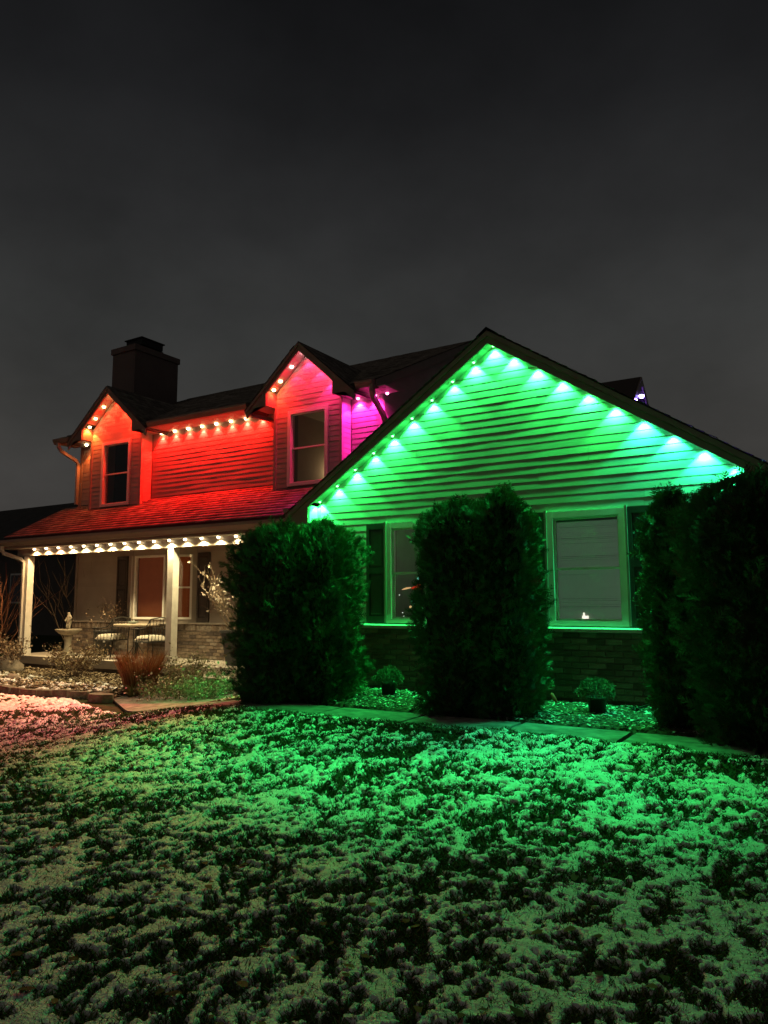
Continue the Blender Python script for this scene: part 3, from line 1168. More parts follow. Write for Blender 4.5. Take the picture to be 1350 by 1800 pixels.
hpart(MB().prism_x([(PYE, 2.51), (PYE, PZ(PYE) - .052), (MY, PZ(MY) - .052), (MY, 2.51)], PX0 + .001, PX0 + .03), 'porch_gable_board', TRIM)
ps = MB()
x = PX0 + .04
while x < PX1:
    ps.box(x + .002, x + .146, PYE + .023, 1.239, 2.515, 2.53)
    x += .15
ps.build('porch_soffit', SOFFIT, house)['kind'] = 'stuff'
hpart(MB().box(PX0 + .04, PX1, 1.44, MY - .02, 2.50, 2.515), 'porch_ceiling', SOFFIT)
hpart(MB().box(PX0 + .06, PX1, 1.24, 1.43, 2.36, 2.512), 'porch_beam', TRIM)
# posts with a mitred wrap and base
for px in (-16.22, -11.36):
    p = MB()
    p.box(px - .08, px + .08, 1.255, 1.415, 0.06, 2.359)
    po = hpart(p, 'porch_post', POST)
    MB().box(px - .095, px + .095, 1.24, 1.43, 0.061, 0.21).build('post_base', POST, po)
# porch slab and step
sb = MB().box(-16.75, -6.8, 1.20, MY - .002, -0.11, 0.06)
slab = hpart(sb, 'porch_slab', SLABM)
hpart(MB().box(-16.7, -6.8, 1.27, MY - .01, -0.6, -0.111), 'porch_foundation', mat('foundation', (0.16, 0.13, 0.11), 0.95, 0.2, 12))
hpart(MB().box(-10.55, -6.9, 0.84, 1.198, -0.5, -0.125), 'porch_step', SLABM)
hpart(MB().box(-10.62, -6.88, 0.80, 1.199, -0.124, -0.085), 'step_tread', SLABM)

# ---- porch wall
lw = MB()
BAY = (-13.98, -11.90)
wall_holes(lw, MX0, -6.8, MY, MY + .15, 0.0, 2.6, [(BAY[0] + .1, BAY[1] - .1, .85, 2.3)])
lwall = hpart(lw, 'porch_wall', WALLB)
siding(lwall, (0, MY, 0), (1, 0, 0), (0, -1, 0), 0.83, 2.50, lambda z: MX0 + .06, lambda z: -6.85, [(BAY[0] - .02, BAY[1] + .02, 0.8, 2.42)])
hpart(MB().box(MX0 - .03, MX0 + .05, MY - .022, MY + .05, 0.06, 2.5), 'corner_board', TRIM)
pb = hpart(MB().box(MX0 + .02, -6.9, MY - .075, MY - .001, 0.06, 0.80), 'porch_brickwork', MORTAR)
bk = []
bkc = []
k = 0
z = 0.075
pm = MB()
brk = [mat('porch_brick_%s' % n, c, 0.85, 0.25, 14, 0.3, 60, spec=0.1) for n, c in (('tan', (0.20, 0.155, 0.12)), ('brown', (0.15, 0.115, 0.09)), ('grey', (0.24, 0.20, 0.165)), ('dark', (0.10, 0.08, 0.07)))]
while z < 0.66:
    x = MX0 + .03 - (0 if k % 2 else BL / 2)
    while x < -8.2:
        pm.box(max(x, MX0 + .03), x + BL, MY - .0885, MY - .06, z, z + BH, random.choice([0, 0, 1, 1, 2, 3]))
        x += BL + .0105
    z += PIT
    k += 1
x = MX0 + .03
while x < -8.2:
    pm.box(x, x + BH, MY - .0925, MY - .06, .665, .795, random.choice([0, 1, 2, 2]))
    x += BH + .0105
pmo = pm.build('brickwork', brk, pb)
pmo['kind'] = 'stuff'
hpart(MB().prism_x([(MY - .12, .801), (MY - .12, .822), (MY, .832), (MY, .801)], MX0 + .02, -8.0), 'brick_ledge', TRIM)
# bay window
CUR = mat('curtain_cloth_glow', (0.10, 0.03, 0.01), 0.9, 0.1, 6, emis=(1.0, 0.18, 0.025), estr=0.05)  # cloth glows itself, in place of a lamp lighting it from behind
CURS = mat('curtain_pale_glow', (0.14, 0.07, 0.04), 0.9, 0.1, 6, emis=(1.0, 0.3, 0.08), estr=0.03)  # same painted glow, weaker, for the left face of the bay
BY0 = 2.10
bx0, bx1 = -13.50, -12.34                      # front face corners
pts = [(BAY[0], MY), (bx0, BY0), (bx1, BY0), (BAY[1], MY)]
bay = MB()
for a, b, zz0, zz1 in ((0, 0, .80, .90), (0, 0, 2.30, 2.50)):
    bay.add([(p[0], p[1], zz0) for p in pts] + [(p[0], p[1], zz1) for p in pts], [(0, 1, 5, 4), (1, 2, 6, 5), (2, 3, 7, 6), (0, 3, 2, 1), (4, 5, 6, 7)])
bayo = hpart(bay, 'bay_window', TRIM)


def bay_face(p, q_, z0, z1, rail, cm):
    p, q_ = Vector((*p, 0)), Vector((*q_, 0))
    d = (q_ - p)
    L = d.length
    d.normalize()
    n = Vector((d.y, -d.x, 0))
    if n.y > 0:
        n = -n

    def slab_(mb, u0, u1, za, zb_, o0, o1, mi=0):
        vs = []
        for zz in (za, zb_):
            for u_, o in ((u0, o0), (u1, o0), (u1, o1), (u0, o1)):
                w_ = p + d * u_ + n * o
                vs.append((w_.x, w_.y, zz))
        mb.add(vs, [(0, 3, 2, 1), (4, 5, 6, 7), (0, 1, 5, 4), (1, 2, 6, 5), (2, 3, 7, 6), (3, 0, 4, 7)], mi)
    tr = MB()
    slab_(tr, 0.0, .09, z0, z1, -.06, .012)
    slab_(tr, L - .09, L, z0, z1, -.06, .012)
    tr.build('mullion', TRIM, bayo)
    fr = MB()
    slab_(fr, .09, .135, z0, z1, -.04, .03)
    slab_(fr, L - .135, L - .09, z0, z1, -.04, .03)
    slab_(fr, .135, L - .135, z0, z0 + .045, -.041, .029)
    slab_(fr, .135, L - .135, z1 - .045, z1, -.041, .029)
    if rail:
        zm = (z0 + z1) / 2 - .03
        slab_(fr, .135, L - .135, zm, zm + .035, -.035, .02)
    fr.build('frame', WHITE, bayo)
    pa = MB()
    slab_(pa, .135, L - .135, z0 + .045, z1 - .045, -.012, -.008)
    pa.build('pane', GLASS, bayo)
    cu = MB()
    slab_(cu, .10, L - .10, z0 + .01, z1 - .01, -.10, -.09)
    cu.build('curtain', cm, bayo)


bay_face(pts[0], pts[1], .90, 2.30, True, CURS)
bay_face(pts[1], pts[2], .90, 2.30, False, CUR)
bay_face(pts[2], pts[3], .90, 2.30, True, CUR)
shutter(house, -14.50, -14.13, .835, 2.34, MY - .008, SHUTB)
shutter(house, -11.84, -11.49, .835, 2.34, MY - .008, SHUTB)

# ---- downspouts
hpart(MB().rect_tube([(-9.93, 1.93, 5.17), (-9.93, 1.93, 5.09), (-9.90, 2.0, 5.02), (-9.72, 2.36, 4.99), (-9.66, 2.45, 4.93), (-9.66, 2.45, 3.75)], .06, .075), 'downspout', GUT)
hpart(MB().rect_tube([(-6.98, 1.92, 5.20), (-6.98, 1.92, 5.08), (-7.0, 2.0, 4.97), (-7.02, 2.38, 4.72), (-7.03, 2.45, 4.62), (-7.03, 2.45, 3.7)], .075, .09), 'downspout', GUT)
hpart(MB().rect_tube([(-16.16, 1.90, 5.18), (-16.16, 1.90, 5.08), (-16.14, 1.97, 4.98), (-16.12, 2.38, 4.80), (-16.12, 2.44, 4.72), (-16.12, 2.44, 3.70)], .06, .075), 'downspout', GUTW)
hpart(MB().rect_tube([(-16.60, .87, 2.58), (-16.60, .87, 2.50), (-16.58, .91, 2.42), (-16.34, 1.20, 2.28), (-16.28, 1.245, 2.20), (-16.27, 1.245, 0.15)], .06, .075), 'downspout', GUTW)

# ------------------------------------------------------------------ soffit lights
lens_mats = {}


def lens_mat(c, key, s=9):
    if key not in lens_mats:
        m = bpy.data.materials.new('lens_' + key)
        m.use_nodes = True
        b = m.node_tree.nodes['Principled BSDF']
        b.inputs['Base Color'].default_value = (.8, .8, .8, 1)
        mx = max(c)
        e = [0.14 + 0.86 * x / mx for x in c]
        e = {'red': (1, .62, .28), 'orange': (1, .68, .25), 'amber': (1, .8, .4), 'pink': (1, .5, .45), 'rose': (1, .5, .6)}.get(key, e)
        b.inputs['Emission Color'].default_value = (*e, 1)
        b.inputs['Emission Strength'].default_value = s
        m.cycles.emission_sampling = 'NONE'
        lens_mats[key] = m
    return lens_mats[key]


hm = MB().lathe([(0.034, 0.0), (0.034, 0.012), (0.024, 0.030), (0.010, 0.034)], n=14).mesh('light_housing', WHITE, True)
lens_meshes = {}
ORD = ['first', 'second', 'third', 'fourth', 'fifth', 'sixth', 'seventh', 'eighth', 'ninth', 'tenth', 'eleventh', 'twelfth', 'thirteenth', 'fourteenth', 'fifteenth', 'sixteenth', 'seventeenth', 'eighteenth']


lamp_data = {}


def lamp(col, power, cone, blend, spill, throw):
    """spot with a wide flood beam: soft edged cone plus a little spill"""
    d = bpy.data.lights.new('lamp', 'SPOT')
    d.energy = power
    d.color = col
    d.spot_size = math.radians(172)
    d.spot_blend = 0.05
    d.shadow_soft_size = 0.016
    d.use_nodes = True
    n = d.node_tree.nodes
    l = d.node_tree.links
    em = n['Emission']
    g = n.new('ShaderNodeNewGeometry')
    sp_ = n.new('ShaderNodeSeparateXYZ')
    l.new(g.outputs['Incoming'], sp_.inputs[0])
    ab = n.new('ShaderNodeMath')
    ab.operation = 'ABSOLUTE'
    l.new(sp_.outputs['Z'], ab.inputs[0])
    out_ = None
    # (edge angle, inner angle, weight, outward gain): a crisp main beam and a faint wide spill,
    # the lens throwing more light out from the wall than back at it
    for e0, e1, w_, thr_ in ((cone / 2, cone / 2 - blend, 1.0, 1.45), (84.0, 48.0, spill, throw)):
        m_ = n.new('ShaderNodeMapRange')
        m_.interpolation_type = 'SMOOTHSTEP'
        m_.inputs[1].default_value = math.cos(math.radians(e0))
        m_.inputs[2].default_value = math.cos(math.radians(e1))
        m_.inputs[3].default_value = 0.0
        m_.inputs[4].default_value = w_
        l.new(ab.outputs[0], m_.inputs[0])
        t_ = n.new('ShaderNodeMapRange')
        t_.interpolation_type = 'SMOOTHSTEP'
        t_.inputs[1].default_value = -0.10
        t_.inputs[2].default_value = -0.72
        t_.inputs[3].default_value = 1.0
        t_.inputs[4].default_value = thr_
        l.new(sp_.outputs['Y'], t_.inputs[0])
        ml = n.new('ShaderNodeMath')
        ml.operation = 'MULTIPLY'
        l.new(m_.outputs[0], ml.inputs[0])
        l.new(t_.outputs[0], ml.inputs[1])
        if out_ is None:
            out_ = ml.outputs[0]
        else:
            ad = n.new('ShaderNodeMath')
            ad.operation = 'ADD'
            l.new(out_, ad.inputs[0])
            l.new(ml.outputs[0], ad.inputs[1])
            out_ = ad.outputs[0]
    l.new(out_, em.inputs['Strength'])
    return d


SPILL = 0.11


def led(p, col, key, power, label, group, cone=102, blend=8, tilt=(0, 0), drop=0.035):
    e = empty('soffit_light', (p[0], p[1], p[2]))
    tag(e, label, 'light', group)
    h = bpy.data.objects.new('housing', hm)
    COL.objects.link(h)
    h.parent = e
    h.location = (0, 0, -0.006)
    if key not in lens_meshes:
        k_ = 1.0 if key in ('green', 'aqua') else (1.7 if key in ('warm', 'peach', 'magenta') else 2.2)
        lens_meshes[key] = MB().lathe([(0.004 * k_, -0.020 * k_), (0.011 * k_, -0.018 * k_), (0.016 * k_, -0.011 * k_), (0.018 * k_, 0.0)], n=14).mesh('lens', lens_mat(col, key, 9 if k_ == 1 else 16), True)
    l = bpy.data.objects.new('lens', lens_meshes[key])
    COL.objects.link(l)
    l.parent = e
    l.location = (0, 0, -0.006)
    power = power * random.choice([0.84, 0.95, 1.05, 1.16])
    kk = (key, round(power, 2), cone, blend)
    if kk not in lamp_data:
        lamp_data[kk] = lamp(col, power, cone, blend, SPILL if key in ('green', 'aqua', 'warm', 'peach') else 0.12, 3.2 if key in ('green', 'aqua') else 5.0)
    d = lamp_data[kk]
    s = bpy.data.objects.new('lamp', d)
    COL.objects.link(s)
    s.parent = e
    s.location = (0, 0, -(drop if key in ('green', 'aqua') else (.060 if key in ('warm', 'peach', 'magenta') else .068)))
    s.rotation_euler = (tilt[0], tilt[1], 0)
    return e


GREEN = (0.028, 1.0, 0.15)
AQUA = (0.028, 1.0, 0.36)
LY = -0.058
PG = 118
grp = 'green lights under the front gable rake'
led((GXC, LY, gz(GXC) - .012), GREEN, 'green', PG, 'green light at the very peak of the front gable', grp)
for i in range(9):
    x = -4.06 - .3262 * i
    led((x, LY, gz(x) + .002), GREEN, 'green', PG, '%s green light down the left slope from the gable peak' % ORD[i], grp)
    x = -3.50 + .3262 * i
    c = AQUA if i > 4 else GREEN
    led((x, LY, gz(x) + .002), c, 'aqua' if i > 4 else 'green', PG, '%s green light down the right slope from the gable peak' % ORD[i], grp)

RED = (1.0, 0.010, 0.006)
ORANGE = (1.0, 0.022, 0.008)
AMBER = (1.0, 0.17, 0.03)
PINK = (1.0, 0.014, 0.05)
ROSE = (1.0, 0.020, 0.095)
MAGENTA = (1.0, 0.022, 0.42)
VIOLET = (0.20, 0.10, 1.0)
PR = 82
for i in range(8):
    led((-13.10 + .432 * i, MY - .055, EZ - .004), RED, 'red', PR * 3.0, '%s red light under the eave right of the left dormer' % ORD[i], 'red lights along the eave between the dormers', cone=100, blend=13)
dl = lambda x: 6.22 - .86 * abs(x - DL[2])
g2 = 'orange lights under the left dormer gable'
led((DL[2] + .03, 2.06, dl(DL[2] + .03) - .02), ORANGE, 'orange', PR * .75, 'orange light at the peak of the left dormer', g2)
for i, x in enumerate((-14.70, -14.99, -15.2)):
    led((x, 2.06, dl(x) - .0), (AMBER if i > 1 else ORANGE), 'orange', PR * .75, '%s orange light down the left slope of the left dormer' % ORD[i], g2)
for i, x in enumerate((-14.02, -13.72)):
    led((x, 2.06, dl(x) - .0), ORANGE, 'orange', PR * .9, '%s orange light down the right slope of the left dormer' % ORD[i], g2)
led((-15.65, 2.32, EZ - .004), AMBER, 'amber', PR * .5, 'amber light under the eave at the far left corner', 'lights at the eave ends')
dr = lambda x: 6.20 - .90 * abs(x - DR[2])
g3 = 'pink lights under the right dormer gable'
led((DR[2] + .02, 2.06, dr(DR[2] + .02) - .02), ROSE, 'rose', PR * .6, 'pink light at the peak of the right dormer', g3)
for i, (x, c, kk) in enumerate(((-8.97, PINK, 'pink'), (-9.25, RED, 'red'), (-9.42, ORANGE, 'orange'))):
    led((x, 2.06, dr(x) - .0), c, kk, PR * .6, '%s light down the left slope of the right dormer' % ORD[i], g3)
for i, (x, c, kk) in enumerate(((-8.35, ROSE, 'rose'), (-8.05, (1.0, 0.02, 0.20), 'rose'))):
    led((x, 2.06, dr(x) - .0), c, kk, PR * .6, '%s light down the right slope of the right dormer' % ORD[i], g3)
g4 = 'magenta lights at the right end of the upper eave'
for i, x in enumerate((-7.63, -7.24, -6.97)):
    led((x, MY - .07, EZ - .004), MAGENTA, 'magenta', PR * 1.5, '%s magenta light under the eave right of the right dormer' % ORD[i], g4)
led((SDX + .065, SDY - .30, SDZ - .36), VIOLET, 'violet', 160, 'violet light on the small side dormer behind the gable roof', 'lights on the side dormer', cone=168, blend=20)
WARM = (1.0, 0.80, 0.40)
PEACH = (1.0, 0.60, 0.26)
g5 = 'warm white lights along the porch eave'
for i in range(15):
    x = -15.80 + .4475 * i
    led((x, 1.175, 2.513), PEACH if i < 3 else WARM, 'peach' if i < 3 else 'warm', 48, '%s warm white light from the left along the porch eave' % ORD[i], g5, cone=150, blend=24)

# ------------------------------------------------------------------ arborvitae
LEAF = mat('arborvitae_leaf', (0.05, 0.09, 0.03), 0.65, attr=True, spec=0.2)
INNER = mat('arborvitae_inner', (0.02, 0.024, 0.012), 0.95, 0.4, 10)  # colour of the light-blocking hull added inside each crown
BARK = mat('bark', (0.10, 0.075, 0.055), 0.9, 0.25, 14, 0.4, 40)

frond_v = []
frond_f = []


def _mk_frond():
    # flat fan: central rib and alternating scaly side leaflets, unit length along +x in the xy plane
    def tri(a, b, c):
        i = len(frond_v)
        frond_v.extend([a, b, c])
        frond_f.append((i, i + 1, i + 2))
    tri((0, -.05, 0), (1.0, 0, .04), (0, .05, 0))
    for k, (t, L) in enumerate(((.12, .42), (.28, .46), (.46, .40), (.64, .30), (.8, .2))):
        for s in (-1, 1):
            e = (t + L * .72, s * L * .78, .06 * ((k % 2) * 2 - 1))
            tri((t - .05, 0, 0), e, (t + .10, s * .03, 0))


_mk_frond()
frond_v = np.array(frond_v)
frond_f = np.array(frond_f)


def fronds(P, A, Nn, L):
    """P positions, A axis dirs, Nn plane normals, L lengths -> V,F"""
    A = A / np.linalg.norm(A, axis=1, keepdims=True)
    B = np.cross(Nn, A)
    B /= np.linalg.norm(B, axis=1, keepdims=True) + 1e-9
    Cc = np.cross(A, B)
    fv = frond_v
    V = P[:, None, :] + L[:, None, None] * (A[:, None, :] * fv[None, :, 0:1] + B[:, None, :] * fv[None, :, 1:2] + Cc[:, None, :] * fv[None, :, 2:3])
    n = len(P)
    F = (frond_f[None] + (np.arange(n) * len(fv))[:, None, None]).reshape(-1, 3)
    return V.reshape(-1, 3), F


def col_radius(c, ang, z):
    """lumpy column: c=(x,y,R,z0,top,pointy)"""
    x, y, R, z0, top, pointy = c
    t = np.clip((z - z0) / (top - z0), 0, 1)
    prof = np.minimum(1, 0.80 + 0.9 * t) * (1 - np.clip((t - (1 - pointy)) / pointy, 0, 1) ** 2.2 * 0.92)
    p = np.stack([np.cos(ang) * 1.8 + x * 3, np.sin(ang) * 1.8 + y * 3, z * 2.3], 1) + 20
    q4 = np.stack([np.cos(ang) * R * 7, np.sin(ang) * R * 7, z * 5.5], 1) + 33
    lump = 0.46 + 0.40 * vnoise3(p) + 0.26 * vnoise3(p * 2.3 + 5) + 0.46 * vnoise3(q4)
    return R * prof * lump


def arborvitae(cols, label, n_per, seed):
    r = np.random.default_rng(seed)
    bx_ = sum(c[0] for c in cols) / len(cols)
    by_ = sum(c[1] for c in cols) / len(cols)
    root = empty('arborvitae', (bx_, by_, 0))
    tag(root, label, 'evergreen', 'clipped evergreens along the front wall')
    tr = MB()
    for c in cols:
        tr.tube([(c[0], c[1], -.05), (c[0] + .02, c[1], 1.0), (c[0] - .01, c[1] + .02, c[4] * .9)], [.07, .05, .012], 7)
    tr.build('trunk', BARK, root)
    Vs, Fs, Cs, MI = [], [], [], []
    off = 0
    for ci, c in enumerate(cols):
        x, y, R, z0, top, pointy = c
        n = int(n_per * (R / .55) * (top / 2.6))
        z = z0 + (top - z0) * r.random(n) ** 0.92
        ang = r.uniform(0, 2 * math.pi, n)
        rad = col_radius(c, ang, z)
        # crown top cap gets extra sprays
        inn = np.clip(r.normal(0.95, 0.09, n), 0.55, 1.12)
        P = np.stack([x + np.cos(ang) * rad * inn, y + np.sin(ang) * rad * inn, z], 1)
        out = np.stack([np.cos(ang), np.sin(ang), np.zeros(n)], 1)
        tt_ = np.clip((z - (top - pointy * (top - z0))) / (pointy * (top - z0)), 0, 1)[:, None]
        A = out * (0.75 - .3 * tt_) + np.array([0, 0, 1]) * (0.55 + 0.6 * tt_) + r.normal(0, .42, (n, 3))
        Nn = np.cross(out, np.array([0, 0, 1])) * r.choice([-1, 1], (n, 1)) + r.normal(0, .5, (n, 3))
        L = r.uniform(0.05, 0.11, n) * np.where(r.random(n) < .06, 1.8, 1.0)
        V_, F_ = fronds(P, A, Nn, L)
        cl = vnoise3(P * 6 + 30)[:, None]
        base = np.array([(0.046, 0.110, 0.037)]) * (0.55 + .9 * cl) * r.uniform(.7, 1.3, (n, 1))
        brown = r.random((n, 1)) < 0.03
        base = np.where(brown, np.array([[.13, .085, .04]]), base)
        Vs.append(V_)
        Fs.append(F_ + off)
        Cs.append(np.repeat(base, len(frond_v), 0))
        MI.append(np.zeros(len(F_), int))
        off += len(V_)
        # dark inner hull, added to stop light passing through the crown
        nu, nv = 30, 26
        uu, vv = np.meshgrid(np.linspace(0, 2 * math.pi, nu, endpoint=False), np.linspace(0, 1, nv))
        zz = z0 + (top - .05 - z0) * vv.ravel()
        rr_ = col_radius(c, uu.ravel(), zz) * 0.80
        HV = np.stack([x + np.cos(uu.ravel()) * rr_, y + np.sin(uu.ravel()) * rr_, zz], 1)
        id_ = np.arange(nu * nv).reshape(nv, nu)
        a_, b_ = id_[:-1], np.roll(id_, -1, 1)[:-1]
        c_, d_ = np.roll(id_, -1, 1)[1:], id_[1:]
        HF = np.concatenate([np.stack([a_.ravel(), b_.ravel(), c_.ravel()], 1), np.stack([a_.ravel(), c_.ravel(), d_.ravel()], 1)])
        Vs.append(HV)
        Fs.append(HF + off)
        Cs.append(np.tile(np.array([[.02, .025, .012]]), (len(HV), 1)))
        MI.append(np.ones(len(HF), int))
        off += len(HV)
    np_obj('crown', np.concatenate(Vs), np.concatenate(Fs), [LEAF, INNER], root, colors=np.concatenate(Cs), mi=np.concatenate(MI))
    return root


arborvitae([(-6.28, -1.45, .52, -.14, 2.27, .14), (-5.86, -1.15, .50, -.08, 2.30, .16)], 'broad square topped evergreen beside the porch', 11000, 61)
arborvitae([(-3.72, -1.25, .44, -.02, 2.42, .12), (-3.25, -1.15, .39, -.02, 2.52, .26)], 'twin lobed evergreen between the two gable windows', 11000, 62)
arborvitae([(-1.42, -1.05, .27, -.02, 2.38, .25), (-.60, -1.48, .60, -.02, 2.40, .14)], 'dark overgrown evergreen at the right end of the wall', 11000, 63)

# ------------------------------------------------------------------ potted mums on the bed
MUM = mat('mum_leaf', (0.06, 0.09, 0.03), 0.7, attr=True)
POTM = mat('plastic_pot', (0.035, 0.022, 0.018), 0.5)


def mum(x, y, R, label, seed):
    r = np.random.default_rng(seed)
    z0 = float(bed_z(x, y)) - .005
    root = empty('potted_mum', (x, y, z0))
    tag(root, label, 'potted plant', 'potted mums on the mulch bed')
    MB().lathe([(.085, 0), (.105, .15), (.115, .15), (.115, .175), (.10, .175), (.095, .15)], (x, y, z0), 18).build('pot', POTM, root, True)
    n = 2600
    d = r.normal(0, 1, (n, 3))
    d[:, 2] = np.abs(d[:, 2]) - .25
    d /= np.linalg.norm(d, axis=1, keepdims=True)
    lm_ = .78 + .42 * vnoise3(d * 2.2 + seed)[:, None]
    P = np.array([x, y, z0 + .22]) + d * np.array([R * 1.08, R, R * .82]) * lm_ * r.uniform(.8, 1.05, (n, 1))
    A = d + r.normal(0, .7, (n, 3))
    L = r.uniform(.018, .034, n)
    V_, F_ = fronds(P, A, r.normal(0, 1, (n, 3)), L)
    c = np.array([(.05, .08, .03)]) * r.uniform(.6, 1.5, (n, 1))
    fl_ = r.random((n, 1)) < .10
    c = np.where(fl_, np.array([[.42, .36, .22]]), c)
    C_ = np.repeat(c, len(frond_v), 0)
    np_obj('foliage', V_, F_, MUM, root, colors=C_)
    st = MB()
    for k in range(9):
        a = k * .7
        st.tube([(x + .03 * math.cos(a), y + .03 * math.sin(a), z0 + .13), (x + .10 * math.cos(a), y + .10 * math.sin(a), z0 + .30)], .005, 5)
    st.build('stems', BARK, root)
    return root


mum(-5.12, -.60, .165, 'potted mum left of the twin lobed evergreen', 71)
mum(-2.36, -.70, .185, 'potted mum under the blind covered window', 72)
# little red garden stake and a wilted sprout
gs = empty('garden_stake', (-2.95, -.33, .07))
tag(gs, 'small red garden stake leaning in the mulch', 'garden stake')
REDP = mat('red_paint', (0.55, 0.06, 0.03), 0.5)
MB().tube([(-2.95, -.33, .04), (-2.96, -.33, .10)], .006, 6).build('stick', BARK, gs)
MB().tube([(-2.945, -.33, .08), (-2.965, -.33, .115), (-3.0, -.33, .175), (-3.005, -.33, .19)], [.012, .024, .020, .006], 8).build('head', REDP, gs, True)
sp = empty('wilted_plant', (-2.02, -.40, .06))
tag(sp, 'small wilted plant near the right potted mum', 'plant')
s = MB()
for k in range(6):
    a = k * 1.05
    s.tube([(-2.02, -.40, .05), (-2.02 + .05 * math.cos(a), -.40 + .05 * math.sin(a), .10), (-2.02 + .12 * math.cos(a) + .05, -.40 + .1 * math.sin(a), .09 + .06 * (k == 0))], [.006, .012, .003], 5)
s.build('leaves', MUM, sp)

# window ornaments
def bulb_mat(name, c, s):
    return mat(name, c, 0.4, emis=c, estr=s)


orn = empty('window_ornament', (-5.10, 0.10, 1.45))
tag(orn, 'red fan shaped ornament with pale bulbs hanging behind the left window', 'ornament')
fanv = [(-5.30, .085, 1.46)]
fm = MB()
for k in range(7):
    t0, t1 = k / 7, (k + .85) / 7
    za, zb_ = 1.43 + .11 * t0, 1.43 + .11 * t1
    fm.add([(-5.16, .085, 1.455 + .01 * t0), (-4.98 - .02 * abs(t0 - .5), .085 - .012, za + .005), (-4.98 - .02 * abs(t1 - .5), .085 + .012, zb_ + .005), (-5.16, .09, 1.46 + .01 * t1)], [(0, 1, 2, 3)])
fm.build('fan', mat('red_felt_glow', (0.7, 0.06, 0.03), 0.6, emis=(1.0, .08, .04), estr=0.35), orn)  # felt made to glow, light put into its colour; only bulbs are lamps
MB().tube([(-5.31, .085, 1.445), (-5.24, .085, 1.462), (-5.15, .085, 1.475)], [.004, .013, .007], 8).build('beak', bulb_mat('peach_bulb', (1.0, .55, .25), .7), orn)  # beak borrows a bulb's glow though it is no lamp
for i, (bx__, bz__, rr_, nm, c) in enumerate(((-5.04, 1.60, .017, 'teal_bulb', (.25, .9, .75)), (-5.10, 1.245, .018, 'teal_bulb', (.25, .9, .75)), (-5.17, 1.20, .018, 'peach_bulb', (1, .55, .25)), (-5.145, 1.275, .011, 'teal_bulb', (.25, .9, .75)),
                                              (-5.35, 1.37, .008, 'white_bulb', (.9, .9, .85)), (-5.30, 1.12, .008, 'white_bulb', (.9, .9, .85)), (-5.00, 1.28, .008, 'white_bulb', (.9, .9, .85)), (-5.28, 1.07, .006, 'white_bulb', (.9, .9, .85)))):
    MB().lathe([(rr_ * .3, -rr_), (rr_ * .8, -rr_ * .6), (rr_, 0), (rr_ * .8, rr_ * .6), (rr_ * .3, rr_)], (bx__, .085, bz__), 10).build('bulb', bulb_mat(nm, c, .8), orn, True)
MB().tube([(-5.02, .087, 1.66), (-5.06, .087, 1.56), (-5.08, .087, 1.50), (-5.12, .087, 1.30), (-5.20, .087, 1.17), (-5.30, .087, 1.08)], .002, 5).build('wire', METAL, orn)
cn = empty('window_candle', (-2.70, .072, 1.06))
tag(cn, 'small glowing figurine standing inside the right gable window', 'candle')
MB().lathe([(.016, 0), (.026, .01), (.022, .03), (.010, .045), (.013, .06), (.006, .075)], (-2.70, .072, 1.062), 12).build('figure', mat('figurine_glow', (.8, .8, .75), .5, emis=(1, .95, .8), estr=1.1), cn, True)
MB().box(-2.672, -2.645, .066, .078, 1.062, 1.098).build('card', MATS['figurine_glow'], cn)
MB().box(-2.76, -2.63, .058, .085, 1.052, 1.0615).build('base', WHITE, cn)

# ------------------------------------------------------------------ porch furniture
FZ = 0.06
STAT = mat('cast_stone', (0.30, 0.26, 0.20), 0.85, 0.2, 14, 0.3, 50)
bb = empty('birdbath', (-15.17, 1.72, FZ))
tag(bb, 'stone birdbath standing at the left end of the porch', 'birdbath')
bxc, byc = -15.17, 1.72
MB().lathe([(.17, 0), (.18, .03), (.12, .06), (.13, .09), (.085, .13), (.075, .30), (.085, .42), (.11, .47)], (bxc, byc, FZ), 20).build('pedestal', STAT, bb, True)
MB().lathe([(.10, .46), (.20, .50), (.27, .56), (.29, .60), (.27, .60), (.20, .56), (.02, .54)], (bxc, byc, FZ), 28).build('basin', STAT, bb, True)
# cherub statue on the rim
ch_ = empty('cherub_statue', (bxc - .02, byc + .02, FZ + .54))
tag(ch_, 'small stone cherub statue with bent arm on the birdbath', 'statue')
cz = FZ + .535
cxp, cyp = bxc - .02, byc + .02
sk = bpy.data.meshes.new('body')
jv = [(0, 0, .235), (0, 0, .30), (0, 0, .36), (-.005, -.01, .405), (-.008, -.015, .455),
      (.045, 0, .35), (.10, -.01, .315), (.07, -.05, .27), (-.045, 0, .35), (-.075, -.02, .29), (-.07, -.06, .235),
      (.032, 0, .20), (.038, -.02, .12), (.036, 0, .03), (.036, -.04, .012), (-.032, 0, .20), (-.04, -.025, .12), (-.034, .005, .03), (-.034, -.035, .012)]
je = [(0, 1), (1, 2), (2, 3), (3, 4), (2, 5), (5, 6), (6, 7), (2, 8), (8, 9), (9, 10), (0, 11), (11, 12), (12, 13), (13, 14), (0, 15), (15, 16), (16, 17), (17, 18)]
jr = [.05, .045, .045, .024, .042, .028, .02, .016, .028, .021, .016, .034, .026, .018, .014, .034, .026, .018, .014]
sk.from_pydata([(cxp + a, cyp + b, cz + c) for a, b, c in jv], je, [])
so_ = bpy.data.objects.new('body', sk)
link(so_, ch_)
sk.materials.append(STAT)
md = so_.modifiers.new('skin', 'SKIN')
for i, v in enumerate(sk.skin_vertices[0].data):
    v.radius = (jr[i], jr[i])
    v.use_root = (i == 0)
so_.modifiers.new('sub', 'SUBSURF').levels = 1
so_.modifiers['sub'].render_levels = 2
